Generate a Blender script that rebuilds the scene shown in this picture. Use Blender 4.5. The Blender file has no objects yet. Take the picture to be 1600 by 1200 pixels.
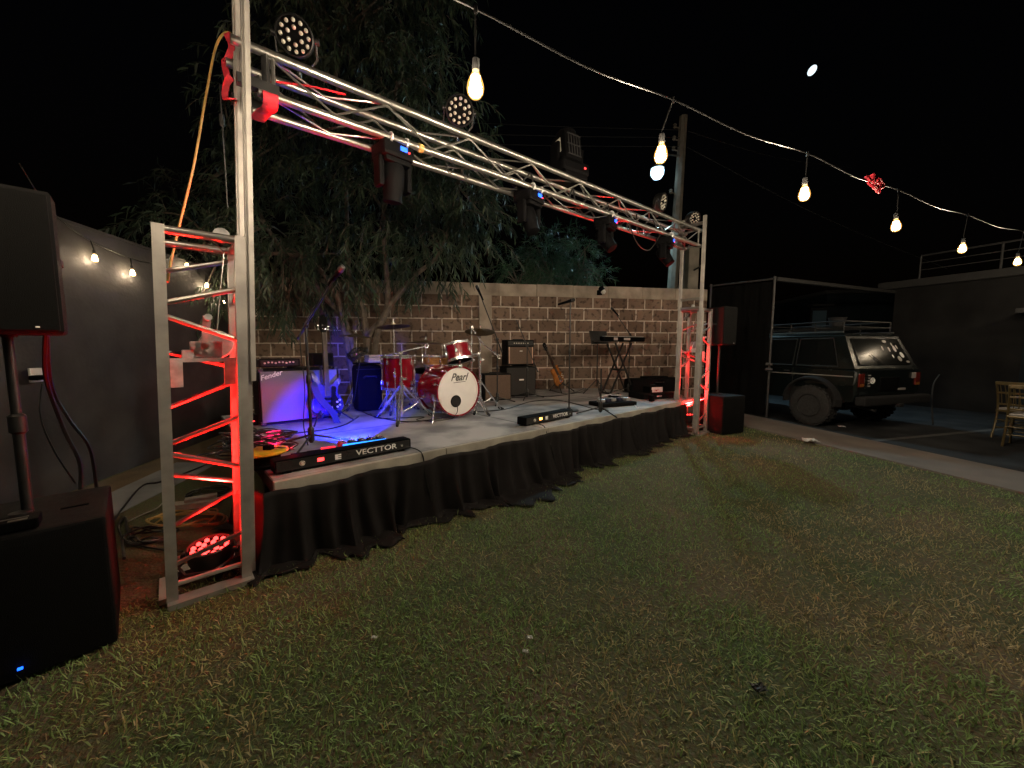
import bpy, bmesh, math, random
import numpy as np
from mathutils import Vector, Matrix
R = math.radians
V = Vector
random.seed(7)
scene = bpy.context.scene
COL = scene.collection

# ------------------------------------------------------------------ survey helpers
# eye height and lens of the photograph; used to turn measured sight lines + a known depth or height into metres
EYE, FOC, PIT = 1.35, 600.0, math.atan(55/600)
_c, _s = math.cos(PIT), math.sin(PIT)
def _ray(px, py):
    dx = (px-800)/FOC; dy = -(py-600)/FOC
    return V((dx, _c+dy*_s, -_s+dy*_c))
def at(px, py, Y=None, z=None):
    r = _ray(px, py)
    t = (z-EYE)/r.z if z is not None else Y/r.y
    return V((r.x*t, r.y*t, EYE+r.z*t))
# stage frame: origin at the front left corner of the deck, u along the front edge, v to the back
S0 = V((-1.501, 2.336, 0)); TH = R(41.7)
U = V((math.cos(TH), math.sin(TH), 0)); W = V((-math.sin(TH), math.cos(TH), 0))
ZS = .525
def S(a, b, z=ZS): return V((S0.x+a*U.x+b*W.x, S0.y+a*U.y+b*W.y, z))
def toS(p): d = V((p.x-S0.x, p.y-S0.y, 0)); return d.dot(U), d.dot(W)

# ------------------------------------------------------------------ materials
def nodes(name):
    m = bpy.data.materials.new(name); m.use_nodes = True
    nt = m.node_tree; b = nt.nodes['Principled BSDF']
    return m, nt, b
def mat(name, col, rough=.6, metal=0., var=.18, scale=9., bump=0., bscale=60., spec=.5, coat=0., rvar=.12, alpha=1.):
    m, nt, b = nodes(name); N = nt.nodes; L = nt.links
    tc = N.new('ShaderNodeTexCoord')
    n = N.new('ShaderNodeTexNoise'); n.inputs['Scale'].default_value = scale; n.inputs['Detail'].default_value = 5
    L.new(tc.outputs['Object'], n.inputs['Vector'])
    r = N.new('ShaderNodeValToRGB'); r.color_ramp.elements[0].position = .3; r.color_ramp.elements[1].position = .7
    lo = [max(0, c*(1-var)) for c in col]; hi = [min(1, c*(1+var)) for c in col]
    r.color_ramp.elements[0].color = (*lo, 1); r.color_ramp.elements[1].color = (*hi, 1)
    L.new(n.outputs['Fac'], r.inputs['Fac']); L.new(r.outputs['Color'], b.inputs['Base Color'])
    mr = N.new('ShaderNodeMapRange'); mr.inputs['To Min'].default_value = max(.03, rough-rvar); mr.inputs['To Max'].default_value = min(1, rough+rvar)
    L.new(n.outputs['Fac'], mr.inputs['Value']); L.new(mr.outputs['Result'], b.inputs['Roughness'])
    b.inputs['Metallic'].default_value = metal; b.inputs['Specular IOR Level'].default_value = spec
    b.inputs['Coat Weight'].default_value = coat; b.inputs['Coat Roughness'].default_value = .08
    if alpha < 1: b.inputs['Alpha'].default_value = alpha
    if bump:
        n2 = N.new('ShaderNodeTexNoise'); n2.inputs['Scale'].default_value = bscale; n2.inputs['Detail'].default_value = 4
        L.new(tc.outputs['Object'], n2.inputs['Vector'])
        bp = N.new('ShaderNodeBump'); bp.inputs['Strength'].default_value = bump; bp.inputs['Distance'].default_value = .01
        L.new(n2.outputs['Fac'], bp.inputs['Height']); L.new(bp.outputs['Normal'], b.inputs['Normal'])
    return m
def glow(name, col, strength):
    m, nt, b = nodes(name)
    b.inputs['Base Color'].default_value = (*[c*.3 for c in col], 1)
    b.inputs['Emission Color'].default_value = (*col, 1); b.inputs['Emission Strength'].default_value = strength
    return m

M = dict(
 alu=mat('brushed_aluminium', (.31,.30,.28), .33, .93, .06, 14, 0, 200, rvar=.02),
 alu_dull=mat('weathered_aluminium', (.37,.35,.325), .45, .45, .2, 9, .05, 90, rvar=.06),
 chrome=mat('chrome', (.85,.85,.87), .25, .92, .05, 20, rvar=.06),
 black=mat('black_plastic', (.0022,.0022,.0025), .62, 0, .3, 20, .1, 220, spec=.05),
 blackmetal=mat('black_powder_coat', (.018,.018,.018), .42, .2, .3, 30, .08, 300),
 tolex=mat('black_tolex', (.006,.006,.0062), .62, 0, .3, 30, .5, 420, spec=.12),
 grille=mat('speaker_grille', (.003,.003,.003), .7, 0, .4, 90, .5, 500, spec=.12),
 rubber=mat('black_rubber', (.015,.015,.015), .8, 0, .2, 20),
 cable=mat('cable_rubber', (.010,.010,.010), .42, 0, .2, 20),
 ycable=mat('yellow_cable', (.36,.25,.07), .5, 0, .15, 15),
 white=mat('white_paint', (.75,.74,.70), .45, 0, .06, 12),
 litter=mat('white_paper', (.7,.7,.68), .8, 0, .08, 30),
 redstrap=mat('red_webbing', (.42,.014,.028), .7, 0, .25, 60, .4, 300),
 winch=mat('galvanised_steel', (.55,.55,.55), .4, .6, .2, 30),
 redlac=mat('red_drum_lacquer', (.20,.003,.010), .16, 0, .35, 4, coat=.7, rvar=.03),
 head=mat('drum_head', (.78,.76,.74), .5, 0, .04, 10),
 snarew=mat('amber_wood', (.45,.20,.06), .3, 0, .3, 12, coat=.4),
 cymbal=mat('bronze_cymbal', (.20,.13,.07), .35, .9, .2, 18, .1, 150),
 silvgrille=mat('silver_grille_cloth', (.15,.15,.165), .7, .1, .12, 120, .4, 600),
 browngrille=mat('brown_grille_cloth', (.13,.085,.06), .85, 0, .2, 120, .4, 600),
 darkgrille=mat('dark_grille_cloth', (.03,.027,.025), .85, 0, .2, 120, .4, 600),
 piping=mat('cream_piping', (.62,.42,.30), .5, 0, .1, 30),
 bassbody=mat('violet_guitar_body', (.035,.028,.09), .2, 0, .2, 6, coat=.6),
 burst=mat('sunburst_top', (.36,.13,.03), .22, 0, .4, 5, coat=.6),
 fretb=mat('dark_fretboard', (.05,.03,.02), .5, 0, .3, 30),
 strap=mat('dark_blue_strap', (.008,.010,.03), .7, 0, .2, 40, .3, 300),
 hard=mat('case_fabric', (.004,.004,.0042), .85, 0, .3, 30, .4, 300, spec=.1),
 cloth=mat('grey_towel', (.42,.38,.45), .9, 0, .15, 30, .4, 200),
 yellow=mat('yellow_reel_plastic', (.65,.38,.02), .4, 0, .12, 14),
 logo=mat('white_print', (.8,.8,.78), .5, 0, .03, 10),
 logoblk=mat('black_print', (.01,.01,.01), .5, 0, .03, 10),
 gold=mat('gold_chair_paint', (.11,.08,.032), .35, .3, .15, 20),
 jeep=mat('dark_green_car_paint', (.006,.009,.009), .26, .2, .2, 5, coat=.6, rvar=.04),
 carglass=mat('tinted_glass', (.006,.007,.007), .16, 0, .1, 3, spec=.045, rvar=.05),
 tyre=mat('tyre_rubber', (.045,.045,.045), .85, 0, .25, 30, .4, 120, spec=.1),
 rim=mat('dark_rim', (.010,.010,.010), .45, .4, .2, 20),
 flare=mat('grey_flare_plastic', (.02,.02,.021), .7, 0, .2, 30, spec=.15),
 redlens=mat('red_tail_lens', (.11,.012,.008), .2, 0, .2, 40, coat=.5),
 amber=mat('amber_lens', (.22,.08,.02), .25, 0, .2, 40, coat=.5),
 concrete=mat('concrete', (.24,.225,.21), .85, 0, .3, 3, .3, 40),
 path=mat('path_concrete', (.165,.142,.124), .85, 0, .22, 2.2, .25, 50),
 walk=mat('walkway_concrete', (.22,.23,.24), .85, 0, .25, 2.5, .25, 50),
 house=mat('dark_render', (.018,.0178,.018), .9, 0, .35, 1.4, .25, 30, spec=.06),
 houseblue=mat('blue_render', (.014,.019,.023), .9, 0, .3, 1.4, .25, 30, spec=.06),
 slab=mat('roof_slab', (.026,.026,.026), .85, 0, .2, 3, .2, 40),
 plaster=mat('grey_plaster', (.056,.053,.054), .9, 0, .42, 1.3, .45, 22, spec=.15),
 cap=mat('concrete_cap', (.34,.285,.23), .9, 0, .35, 3.5, .5, 30),
 steel=mat('dull_steel', (.045,.045,.046), .5, .3, .2, 20),
 net=mat('black_shade_cloth', (.004,.004,.004), .9, 0, .3, 20, .4, 200, spec=.04),
 pole=mat('concrete_pole', (.26,.23,.19), .85, 0, .25, 4, .3, 40),
 bark=mat('bark', (.13,.105,.085), .9, 0, .35, 14, .8, 40),
 deckedge=mat('pale_wood_edge', (.34,.32,.27), .6, 0, .3, 5, .2, 60),
 skirt=mat('black_skirt_cloth', (.014,.0125,.0125), .7, 0, .3, 6, .2, 260, spec=.12),
 lens=mat('led_lens', (.52,.50,.43), .25, 0, .06, 30, coat=.4),
 keys=mat('white_keys', (.30,.28,.265), .4, 0, .1, 20),
 pink=mat('pale_device', (.62,.55,.55), .45, 0, .1, 20),
)
M['bulbcore'] = glow('lit_filament', (1,.84,.55), 60)
M['led_blue'] = glow('blue_display', (.008,.09,1), 2.2)
M['led_red'] = glow('red_indicator', (1,.03,.03), 3)
M['led_redhot'] = glow('red_led', (1,.035,.03), 3.6)
M['led_orange'] = glow('orange_indicator', (1,.35,.05), 7)
M['led_cyan'] = glow('cyan_pedal_strip', (.02,.22,1), 1.6)
M['led_reds'] = glow('red_pedal_strip', (1,.02,.03), 1.0)
M['street'] = glow('street_lamp_led', (.50,.82,1), 2.6)
M['moon'] = glow('moon_surface', (.75,.92,1), .8)
M['win'] = glow('pale_lit_window', (.10,.16,.18), .010)
def shell_mat():
    m, nt, b = nodes('amber_bulb_glass'); N = nt.nodes; L = nt.links
    tr = N.new('ShaderNodeBsdfTransparent'); tr.inputs[0].default_value = (1,.93,.80,1)
    em = N.new('ShaderNodeEmission'); em.inputs[0].default_value = (1,.50,.12,1); em.inputs[1].default_value = 1.5
    gl = N.new('ShaderNodeBsdfGlossy'); gl.inputs['Roughness'].default_value = .05
    a = N.new('ShaderNodeMixShader'); a.inputs[0].default_value = .35; L.new(tr.outputs[0], a.inputs[1]); L.new(em.outputs[0], a.inputs[2])
    c = N.new('ShaderNodeMixShader'); c.inputs[0].default_value = .04; L.new(a.outputs[0], c.inputs[1]); L.new(gl.outputs[0], c.inputs[2])
    L.new(c.outputs[0], N['Material Output'].inputs[0]); return m
M['bulbglass'] = shell_mat()

def block_mat():
    m, nt, b = nodes('lava_block_wall'); N = nt.nodes; L = nt.links
    tc = N.new('ShaderNodeTexCoord'); sp = N.new('ShaderNodeSeparateXYZ'); cb = N.new('ShaderNodeCombineXYZ')
    L.new(tc.outputs['Object'], sp.inputs[0]); L.new(sp.outputs['X'], cb.inputs['X']); L.new(sp.outputs['Z'], cb.inputs['Y'])
    wob = N.new('ShaderNodeTexNoise'); wob.inputs['Scale'].default_value = 7; wob.inputs['Detail'].default_value = 4
    L.new(tc.outputs['Object'], wob.inputs['Vector'])
    sub = N.new('ShaderNodeVectorMath'); sub.operation = 'MULTIPLY_ADD'; sub.inputs[1].default_value = (.014,.014,0); 
    L.new(wob.outputs['Color'], sub.inputs[0]); L.new(cb.outputs[0], sub.inputs[2])
    br = N.new('ShaderNodeTexBrick'); br.offset = .5
    br.inputs['Scale'].default_value = 1; br.inputs['Brick Width'].default_value = .385; br.inputs['Row Height'].default_value = .243
    br.inputs['Mortar Size'].default_value = .0125; br.inputs['Mortar Smooth'].default_value = .25; br.inputs['Bias'].default_value = 0
    br.inputs['Color1'].default_value = (.145,.100,.076,1); br.inputs['Color2'].default_value = (.24,.172,.132,1); br.inputs['Mortar'].default_value = (.60,.53,.46,1)
    L.new(sub.outputs[0], br.inputs['Vector'])
    n = N.new('ShaderNodeTexNoise'); n.inputs['Scale'].default_value = 11; n.inputs['Detail'].default_value = 6
    L.new(tc.outputs['Object'], n.inputs['Vector'])
    rp = N.new('ShaderNodeValToRGB'); rp.color_ramp.elements[0].position = .36; rp.color_ramp.elements[0].color = (.26,.24,.23,1); rp.color_ramp.elements[1].position = .47; rp.color_ramp.elements[1].color = (1,1,1,1)
    e = rp.color_ramp.elements.new(.7); e.color = (1.0,.92,.85,1)
    L.new(n.outputs['Fac'], rp.inputs['Fac'])
    mx = N.new('ShaderNodeMix'); mx.data_type = 'RGBA'; mx.blend_type = 'MULTIPLY'; mx.inputs[0].default_value = .75
    L.new(br.outputs['Color'], mx.inputs[6]); L.new(rp.outputs['Color'], mx.inputs[7])
    # broad stains over several blocks
    n2 = N.new('ShaderNodeTexNoise'); n2.inputs['Scale'].default_value = .9; n2.inputs['Detail'].default_value = 3
    L.new(tc.outputs['Object'], n2.inputs['Vector'])
    mr = N.new('ShaderNodeMapRange'); mr.inputs['From Min'].default_value = .3; mr.inputs['From Max'].default_value = .7; mr.inputs['To Min'].default_value = .65; mr.inputs['To Max'].default_value = 1.2
    L.new(n2.outputs['Fac'], mr.inputs['Value'])
    mx2 = N.new('ShaderNodeVectorMath'); mx2.operation = 'SCALE'; L.new(mx.outputs[2], mx2.inputs[0]); L.new(mr.outputs['Result'], mx2.inputs['Scale'])
    L.new(mx2.outputs[0], b.inputs['Base Color']); b.inputs['Roughness'].default_value = .92; b.inputs['Specular IOR Level'].default_value = .2
    bm1 = N.new('ShaderNodeBump'); bm1.inputs['Strength'].default_value = .9; bm1.inputs['Distance'].default_value = .02; L.new(n.outputs['Fac'], bm1.inputs['Height'])
    bm2 = N.new('ShaderNodeBump'); bm2.inputs['Strength'].default_value = .5; bm2.inputs['Distance'].default_value = .012; bm2.invert = True
    L.new(br.outputs['Fac'], bm2.inputs['Height']); L.new(bm1.outputs['Normal'], bm2.inputs['Normal']); L.new(bm2.outputs['Normal'], b.inputs['Normal'])
    return m
M['block'] = block_mat()

def attr_mat(name, attr, rough, spec=.3, trans=.0):
    m, nt, b = nodes(name); N = nt.nodes; L = nt.links
    a = N.new('ShaderNodeAttribute'); a.attribute_name = attr
    L.new(a.outputs['Color'], b.inputs['Base Color']); b.inputs['Roughness'].default_value = rough; b.inputs['Specular IOR Level'].default_value = spec
    if trans:
        t = N.new('ShaderNodeBsdfTranslucent'); L.new(a.outputs['Color'], t.inputs[0])
        mx = N.new('ShaderNodeMixShader'); mx.inputs[0].default_value = trans
        L.new(b.outputs[0], mx.inputs[1]); L.new(t.outputs[0], mx.inputs[2]); L.new(mx.outputs[0], N['Material Output'].inputs[0])
    return m
M['grass'] = attr_mat('grass_blades', 'tint', .6, .3, .32)
M['leaf'] = attr_mat('leaves', 'tint', .5, .35, .2)

def ground_mat():
    m, nt, b = nodes('lawn_soil'); N = nt.nodes; L = nt.links
    tc = N.new('ShaderNodeTexCoord')
    n = N.new('ShaderNodeTexNoise'); n.inputs['Scale'].default_value = 1.1; n.inputs['Detail'].default_value = 6
    L.new(tc.outputs['Object'], n.inputs['Vector'])
    rp = N.new('ShaderNodeValToRGB'); rp.color_ramp.elements[0].position = .38; rp.color_ramp.elements[0].color = (.105,.135,.050,1)
    rp.color_ramp.elements[1].position = .62; rp.color_ramp.elements[1].color = (.20,.16,.085,1)
    L.new(n.outputs['Fac'], rp.inputs['Fac'])
    n2 = N.new('ShaderNodeTexNoise'); n2.inputs['Scale'].default_value = 60; n2.inputs['Detail'].default_value = 5; L.new(tc.outputs['Object'], n2.inputs['Vector'])
    mx = N.new('ShaderNodeMix'); mx.data_type = 'RGBA'; mx.blend_type = 'MULTIPLY'; mx.inputs[0].default_value = .8
    L.new(rp.outputs['Color'], mx.inputs[6]); L.new(n2.outputs['Color'], mx.inputs[7]); L.new(mx.outputs[2], b.inputs['Base Color'])
    b.inputs['Roughness'].default_value = .95
    bp = N.new('ShaderNodeBump'); bp.inputs['Strength'].default_value = .8; bp.inputs['Distance'].default_value = .02; L.new(n2.outputs['Fac'], bp.inputs['Height']); L.new(bp.outputs['Normal'], b.inputs['Normal'])
    return m
M['soil'] = ground_mat()
M['dirt'] = mat('bare_dirt', (.13,.095,.055), .95, 0, .3, 3, .6, 50)
M['asphalt'] = mat('asphalt', (.034,.036,.039), .8, 0, .45, 2.2, .6, 130, spec=.15)
M['linepaint'] = mat('worn_line_paint', (.075,.075,.075), .8, 0, .4, 6, .3, 120)

def deck_mat():
    m, nt, b = nodes('stage_deck_boards'); N = nt.nodes; L = nt.links
    tc = N.new('ShaderNodeTexCoord')
    br = N.new('ShaderNodeTexBrick'); br.offset = 0
    br.inputs['Scale'].default_value = 1; br.inputs['Brick Width'].default_value = 2.44; br.inputs['Row Height'].default_value = 1.22
    br.inputs['Mortar Size'].default_value = .010; br.inputs['Color1'].default_value = (.36,.365,.38,1); br.inputs['Color2'].default_value = (.42,.425,.44,1); br.inputs['Mortar'].default_value = (.04,.035,.03,1)
    L.new(tc.outputs['Object'], br.inputs['Vector'])
    n = N.new('ShaderNodeTexNoise'); n.inputs['Scale'].default_value = 2.6; n.inputs['Detail'].default_value = 7; L.new(tc.outputs['Object'], n.inputs['Vector'])
    rp = N.new('ShaderNodeValToRGB'); rp.color_ramp.elements[0].position = .36; rp.color_ramp.elements[0].color = (.36,.35,.35,1); rp.color_ramp.elements[1].position = .60
    rp.color_ramp.elements[1].color = (1.15,1.12,1.08,1); L.new(n.outputs['Fac'], rp.inputs['Fac'])
    mx = N.new('ShaderNodeMix'); mx.data_type = 'RGBA'; mx.blend_type = 'MULTIPLY'; mx.inputs[0].default_value = .85
    L.new(br.outputs['Color'], mx.inputs[6]); L.new(rp.outputs['Color'], mx.inputs[7]); L.new(mx.outputs[2], b.inputs['Base Color'])
    b.inputs['Roughness'].default_value = .6
    n3 = N.new('ShaderNodeTexNoise'); n3.inputs['Scale'].default_value = 45; L.new(tc.outputs['Object'], n3.inputs['Vector'])
    bp = N.new('ShaderNodeBump'); bp.inputs['Strength'].default_value = .2; bp.inputs['Distance'].default_value = .01; L.new(n3.outputs['Fac'], bp.inputs['Height']); L.new(bp.outputs['Normal'], b.inputs['Normal'])
    return m
M['deck'] = deck_mat()

# ------------------------------------------------------------------ object helpers
def tag(o, label=None, cat=None, group=None, kind=None):
    if label: o['label'] = label
    if cat: o['category'] = cat
    if group: o['group'] = group
    if kind: o['kind'] = kind
    return o
def thing(name, label, cat, loc=(0,0,0), rz=0, group=None):
    o = bpy.data.objects.new(name, None); COL.objects.link(o)
    o.empty_display_size = .1
    o.location = loc; o.rotation_euler = (0,0,rz)
    return tag(o, label, cat, group)
def wm(o):
    m = o.matrix_basis.copy()
    while o.parent: o = o.parent; m = o.matrix_basis @ m
    return m
def copy_tree(o, parent=None):
    c = o.copy(); COL.objects.link(c); c.parent = parent
    for ch in list(o.children): copy_tree(ch, c)
    return c

class MB:
    """collects shapes; T is the current local transform"""
    def __init__(s, T=None): s.v = []; s.f = []; s.T = T or Matrix()
    def add(s, vs, fs):
        o = len(s.v); s.v += [s.T @ V(v) for v in vs]; s.f += [[i+o for i in f] for f in fs]; return s
    def box(s, c, d, rot=None, bev=0.):
        hx, hy, hz = d[0]/2, d[1]/2, d[2]/2
        m = Matrix.Translation(V(c)) @ (rot.to_4x4() if rot else Matrix())
        if bev <= 0:
            vs = [(x,y,z) for z in (-hz,hz) for y in (-hy,hy) for x in (-hx,hx)]
            fs = [(0,2,3,1),(4,5,7,6),(0,1,5,4),(2,6,7,3),(0,4,6,2),(1,3,7,5)]
            return s.add([m @ V(v) for v in vs], fs)
        bm = bmesh.new(); bmesh.ops.create_cube(bm, size=1)
        for v in bm.verts: v.co = V((v.co.x*d[0], v.co.y*d[1], v.co.z*d[2]))
        bmesh.ops.bevel(bm, geom=list(bm.edges), offset=min(bev, .45*min(d)), segments=2, affect='EDGES', profile=.6)
        bm.verts.index_update()
        s.add([m @ v.co for v in bm.verts], [[v.index for v in f.verts] for f in bm.faces]); bm.free(); return s
    def bar(s, p, q, r, n=8, r2=None):
        p, q = V(p), V(q); d = (q-p)
        if d.length < 1e-6: return s
        z = d.normalized(); x = z.orthogonal().normalized(); y = z.cross(x); r2 = r if r2 is None else r2
        vs = []
        for (c, rr) in ((p, r), (q, r2)):
            vs += [c + x*(rr*math.cos(2*math.pi*i/n)) + y*(rr*math.sin(2*math.pi*i/n)) for i in range(n)]
        fs = [(i, (i+1)%n, n+(i+1)%n, n+i) for i in range(n)] + [tuple(range(n))[::-1], tuple(range(n, 2*n))]
        return s.add(vs, fs)
    def rbar(s, p, q, w, h, side=(1,0,0)):
        p, q = V(p), V(q); z = (q-p).normalized(); x = V(side); x = (x - z*x.dot(z)).normalized(); y = z.cross(x)
        vs = [c + x*(a*w/2) + y*(b*h/2) for c in (p, q) for (a, b) in ((-1,-1),(1,-1),(1,1),(-1,1))]
        return s.add(vs, [(0,3,2,1),(4,5,6,7),(0,1,5,4),(1,2,6,5),(2,3,7,6),(3,0,4,7)])
    def tube(s, pts, r, n=6, close=False, taper=None):
        pts = [V(p) for p in pts]; k = len(pts); vs = []; x = None
        for i, p in enumerate(pts):
            t = (pts[(i+1) % k if close else min(i+1, k-1)] - pts[(i-1) % k if close else max(i-1, 0)])
            t = t.normalized() if t.length > 1e-9 else V((0,0,1))
            x = t.orthogonal().normalized() if x is None else (x - t*x.dot(t)).normalized()
            y = t.cross(x); rr = r if taper is None else r*(1+(taper-1)*i/(k-1))
            vs += [p + x*(rr*math.cos(2*math.pi*j/n)) + y*(rr*math.sin(2*math.pi*j/n)) for j in range(n)]
        fs = [(i*n+j, i*n+(j+1)%n, ((i+1)%k)*n+(j+1)%n, ((i+1)%k)*n+j) for i in range(k if close else k-1) for j in range(n)]
        if not close: fs += [tuple(range(n))[::-1], tuple(range((k-1)*n, k*n))]
        return s.add(vs, fs)
    def lathe(s, prof, c=(0,0,0), axis=(0,0,1), n=24, caps=True):
        c = V(c); z = V(axis).normalized(); x = V((1,0,0)) if abs(z.x) < .9 else V((0,1,0)); x = (x - z*x.dot(z)).normalized(); y = z.cross(x)
        vs = []
        for (r, h) in prof:
            vs += [c + z*h + x*(r*math.cos(2*math.pi*i/n)) + y*(r*math.sin(2*math.pi*i/n)) for i in range(n)]
        k = len(prof)
        fs = [(j*n+i, j*n+(i+1)%n, (j+1)*n+(i+1)%n, (j+1)*n+i) for j in range(k-1) for i in range(n)]
        if caps: fs += [tuple(range(n))[::-1], tuple(range((k-1)*n, k*n))]
        return s.add(vs, fs)
    def torus(s, c, axis, Rr, r, n=28, m=6):
        c = V(c); z = V(axis).normalized(); x = z.orthogonal().normalized(); y = z.cross(x)
        return s.tube([c + x*(Rr*math.cos(2*math.pi*i/n)) + y*(Rr*math.sin(2*math.pi*i/n)) for i in range(n)], r, m, close=True)
    def prism(s, pts, y0, y1, inset=0.):
        """closed outline of (x, z) pairs, extruded along y from y0 (front) to y1"""
        n = len(pts)
        if inset:
            cx = sum(p[0] for p in pts)/n; cz = sum(p[1] for p in pts)/n
            ins = [(cx+(p[0]-cx)*(1-inset), cz+(p[1]-cz)*(1-inset)) for p in pts]
            d = (y1-y0)*.2
            rings = [[(x,y0,z) for x,z in ins], [(x,y0+d,z) for x,z in pts], [(x,y1-d,z) for x,z in pts], [(x,y1,z) for x,z in ins]]
        else: rings = [[(x,y0,z) for x,z in pts], [(x,y1,z) for x,z in pts]]
        k = len(rings); vs = [p for r in rings for p in r]
        fs = [(j*n+i, j*n+(i+1)%n, (j+1)*n+(i+1)%n, (j+1)*n+i) for j in range(k-1) for i in range(n)]
        return s.add(vs, fs + [tuple(range(n))[::-1], tuple(range((k-1)*n, k*n))])
    def build(s, name, m, parent=None, smooth=False, world=False, label=None):
        me = bpy.data.meshes.new(name)
        vs = s.v
        if world and parent: inv = wm(parent).inverted(); vs = [inv @ v for v in vs]
        me.from_pydata([tuple(v) for v in vs], [], s.f)
        bm = bmesh.new(); bm.from_mesh(me); bmesh.ops.recalc_face_normals(bm, faces=bm.faces); bm.to_mesh(me); bm.free()
        me.materials.append(M[m] if isinstance(m, str) else m)
        if smooth:
            me.polygons.foreach_set('use_smooth', [True]*len(me.polygons))
            try: me.set_sharp_from_angle(angle=R(40))
            except Exception: pass
        o = bpy.data.objects.new(name, me); COL.objects.link(o)
        if parent: o.parent = parent
        if label: o['label'] = label
        return o

def spline(pts, n=8, close=False):
    pts = [V(p) if len(p) == 3 else V((p[0], p[1], 0)) for p in pts]; k = len(pts); out = []
    for i in range(k if close else k-1):
        g = (lambda j: pts[j % k]) if close else (lambda j: pts[min(max(j,0),k-1)])
        p0, p1, p2, p3 = g(i-1), g(i), g(i+1), g(i+2)
        for j in range(n):
            t = j/n
            out.append(.5*((2*p1)+(p2-p0)*t+(2*p0-5*p1+4*p2-p3)*t*t+(3*p1-p0-3*p2+p3)*t**3))
    if not close: out.append(pts[-1])
    return out
def cable(name, label, pts, r=.006, m='cable', n=8, cat='cable', group=None, sides=6):
    b = MB(); b.tube(spline(pts, n), r, sides)
    return tag(b.build(name, m, None, True), label, cat, group)
def lettering(txt, size, T, m, parent, name='lettering', shear=0., ext=.0012, wide=1., bold=0.):
    cu = bpy.data.curves.new('text', 'FONT'); cu.body = txt; cu.size = size; cu.align_x = 'CENTER'; cu.align_y = 'CENTER'
    cu.shear = shear; cu.extrude = ext; cu.offset = bold; cu.resolution_u = 3
    ob = bpy.data.objects.new('text', cu); me = bpy.data.meshes.new_from_object(ob)
    bpy.data.objects.remove(ob)
    # text lies in its XY plane facing +Z: stand it up facing -y
    me.transform(T @ Matrix.Rotation(R(90), 4, 'X') @ Matrix.Diagonal((wide,1,1,1)))
    me.name = name; me.materials.clear(); me.materials.append(M[m])
    o = bpy.data.objects.new(name, me); COL.objects.link(o); o.parent = parent; return o
def RX(a): return Matrix.Rotation(R(a), 4, 'X')
def RY(a): return Matrix.Rotation(R(a), 4, 'Y')
def RZ(a): return Matrix.Rotation(R(a), 4, 'Z')
def TR(x, y, z): return Matrix.Translation((x, y, z))
def light(kind, name, loc, energy, col, **k):
    l = bpy.data.lights.new(name, kind); l.energy = energy; l.color = col
    for a, v in k.items():
        if a not in ('aim',): setattr(l, a, v)
    if name == 'bulb_light':      # a standing filament throws most of its light sideways, little along its axis
        l.use_nodes = True; nt = l.node_tree; em = nt.nodes['Emission']
        tc = nt.nodes.new('ShaderNodeTexCoord'); sp = nt.nodes.new('ShaderNodeSeparateXYZ'); p2 = nt.nodes.new('ShaderNodeMath'); p2.operation = 'MULTIPLY'; ma = nt.nodes.new('ShaderNodeMath'); ma.operation = 'MULTIPLY_ADD'; pw = nt.nodes.new('ShaderNodeMath'); pw.operation = 'POWER'; pw.inputs[1].default_value = 1.35; ad = nt.nodes.new('ShaderNodeMath'); ad.operation = 'MULTIPLY_ADD'; ad.inputs[1].default_value = 1.3; ad.inputs[2].default_value = .07
        nt.links.new(tc.outputs['Normal'], sp.inputs[0]); nt.links.new(sp.outputs['Z'], p2.inputs[0]); nt.links.new(sp.outputs['Z'], p2.inputs[1])
        nt.links.new(p2.outputs[0], ma.inputs[0]); ma.inputs[1].default_value = -1; ma.inputs[2].default_value = 1.0; nt.links.new(ma.outputs[0], pw.inputs[0]); nt.links.new(pw.outputs[0], ad.inputs[0]); nt.links.new(ad.outputs[0], em.inputs['Strength'])
    o = bpy.data.objects.new(name, l); COL.objects.link(o); o.location = loc
    if 'aim' in k: o.rotation_euler = (V(k['aim'])-V(loc)).to_track_quat('-Z', 'Y').to_euler()
    return o
# ================================================================== the setting
def sheet(name, pts, z, m, kind='structure', thick=0.):
    b = MB(); n = len(pts)
    if thick:
        vs = [(x,y,z) for x,y in pts] + [(x,y,z-thick) for x,y in pts]
        b.add(vs, [tuple(range(n)), tuple(range(n,2*n))[::-1]] + [(i,(i+1)%n,n+(i+1)%n,n+i) for i in range(n)])
    else: b.add([(x,y,z) for x,y in pts], [tuple(range(n))])
    return tag(b.build(name, m), kind=kind)
def pin(y): return 4.757 - (y-3.459)*.2347     # inner (lawn side) edge of the path
def pout(y): return 5.533 - (y-4.04)*.197      # outer (parking side) edge
def pmid(y): return .5*(pin(y)+pout(y))
sheet('ground', [(-90,-40), (pmid(-40),-40), (pmid(9),9), (4.0,9.0), (30,60), (30,140), (-90,140)], 0, 'soil')
sheet('parking_lot', [(pmid(-40),-40), (110,-40), (110,60), (30,60), (4.0,9.0), (pmid(9),9)], -.1, 'asphalt')
sheet('path', [(pin(-5),-5), (pout(-5),-5), (pout(8.35),8.35), (pin(8.35),8.35)], .022, 'path', thick=.13)
sheet('walkway', [(-2.3,-2.6), (-3.22,3.006), (-3.47,4.45), (-3.98,4.45), (-3.766,3.507), (-2.8,-2.6)], .008, 'walk', thick=.03)
sheet('dirt_strip', [(-2.45,-2.6), (-3.30,3.2), (-3.47,4.62), (-2.7,7.3), (-4.72,6.9), (-4.2,3.86), (-3.05,-2.6)], .004, 'dirt')
# worn parking line
sheet('road_marking', [(5.05,5.72), (9.4,6.95), (9.38,7.05), (5.03,5.82)], -.096, 'linepaint')

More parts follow.
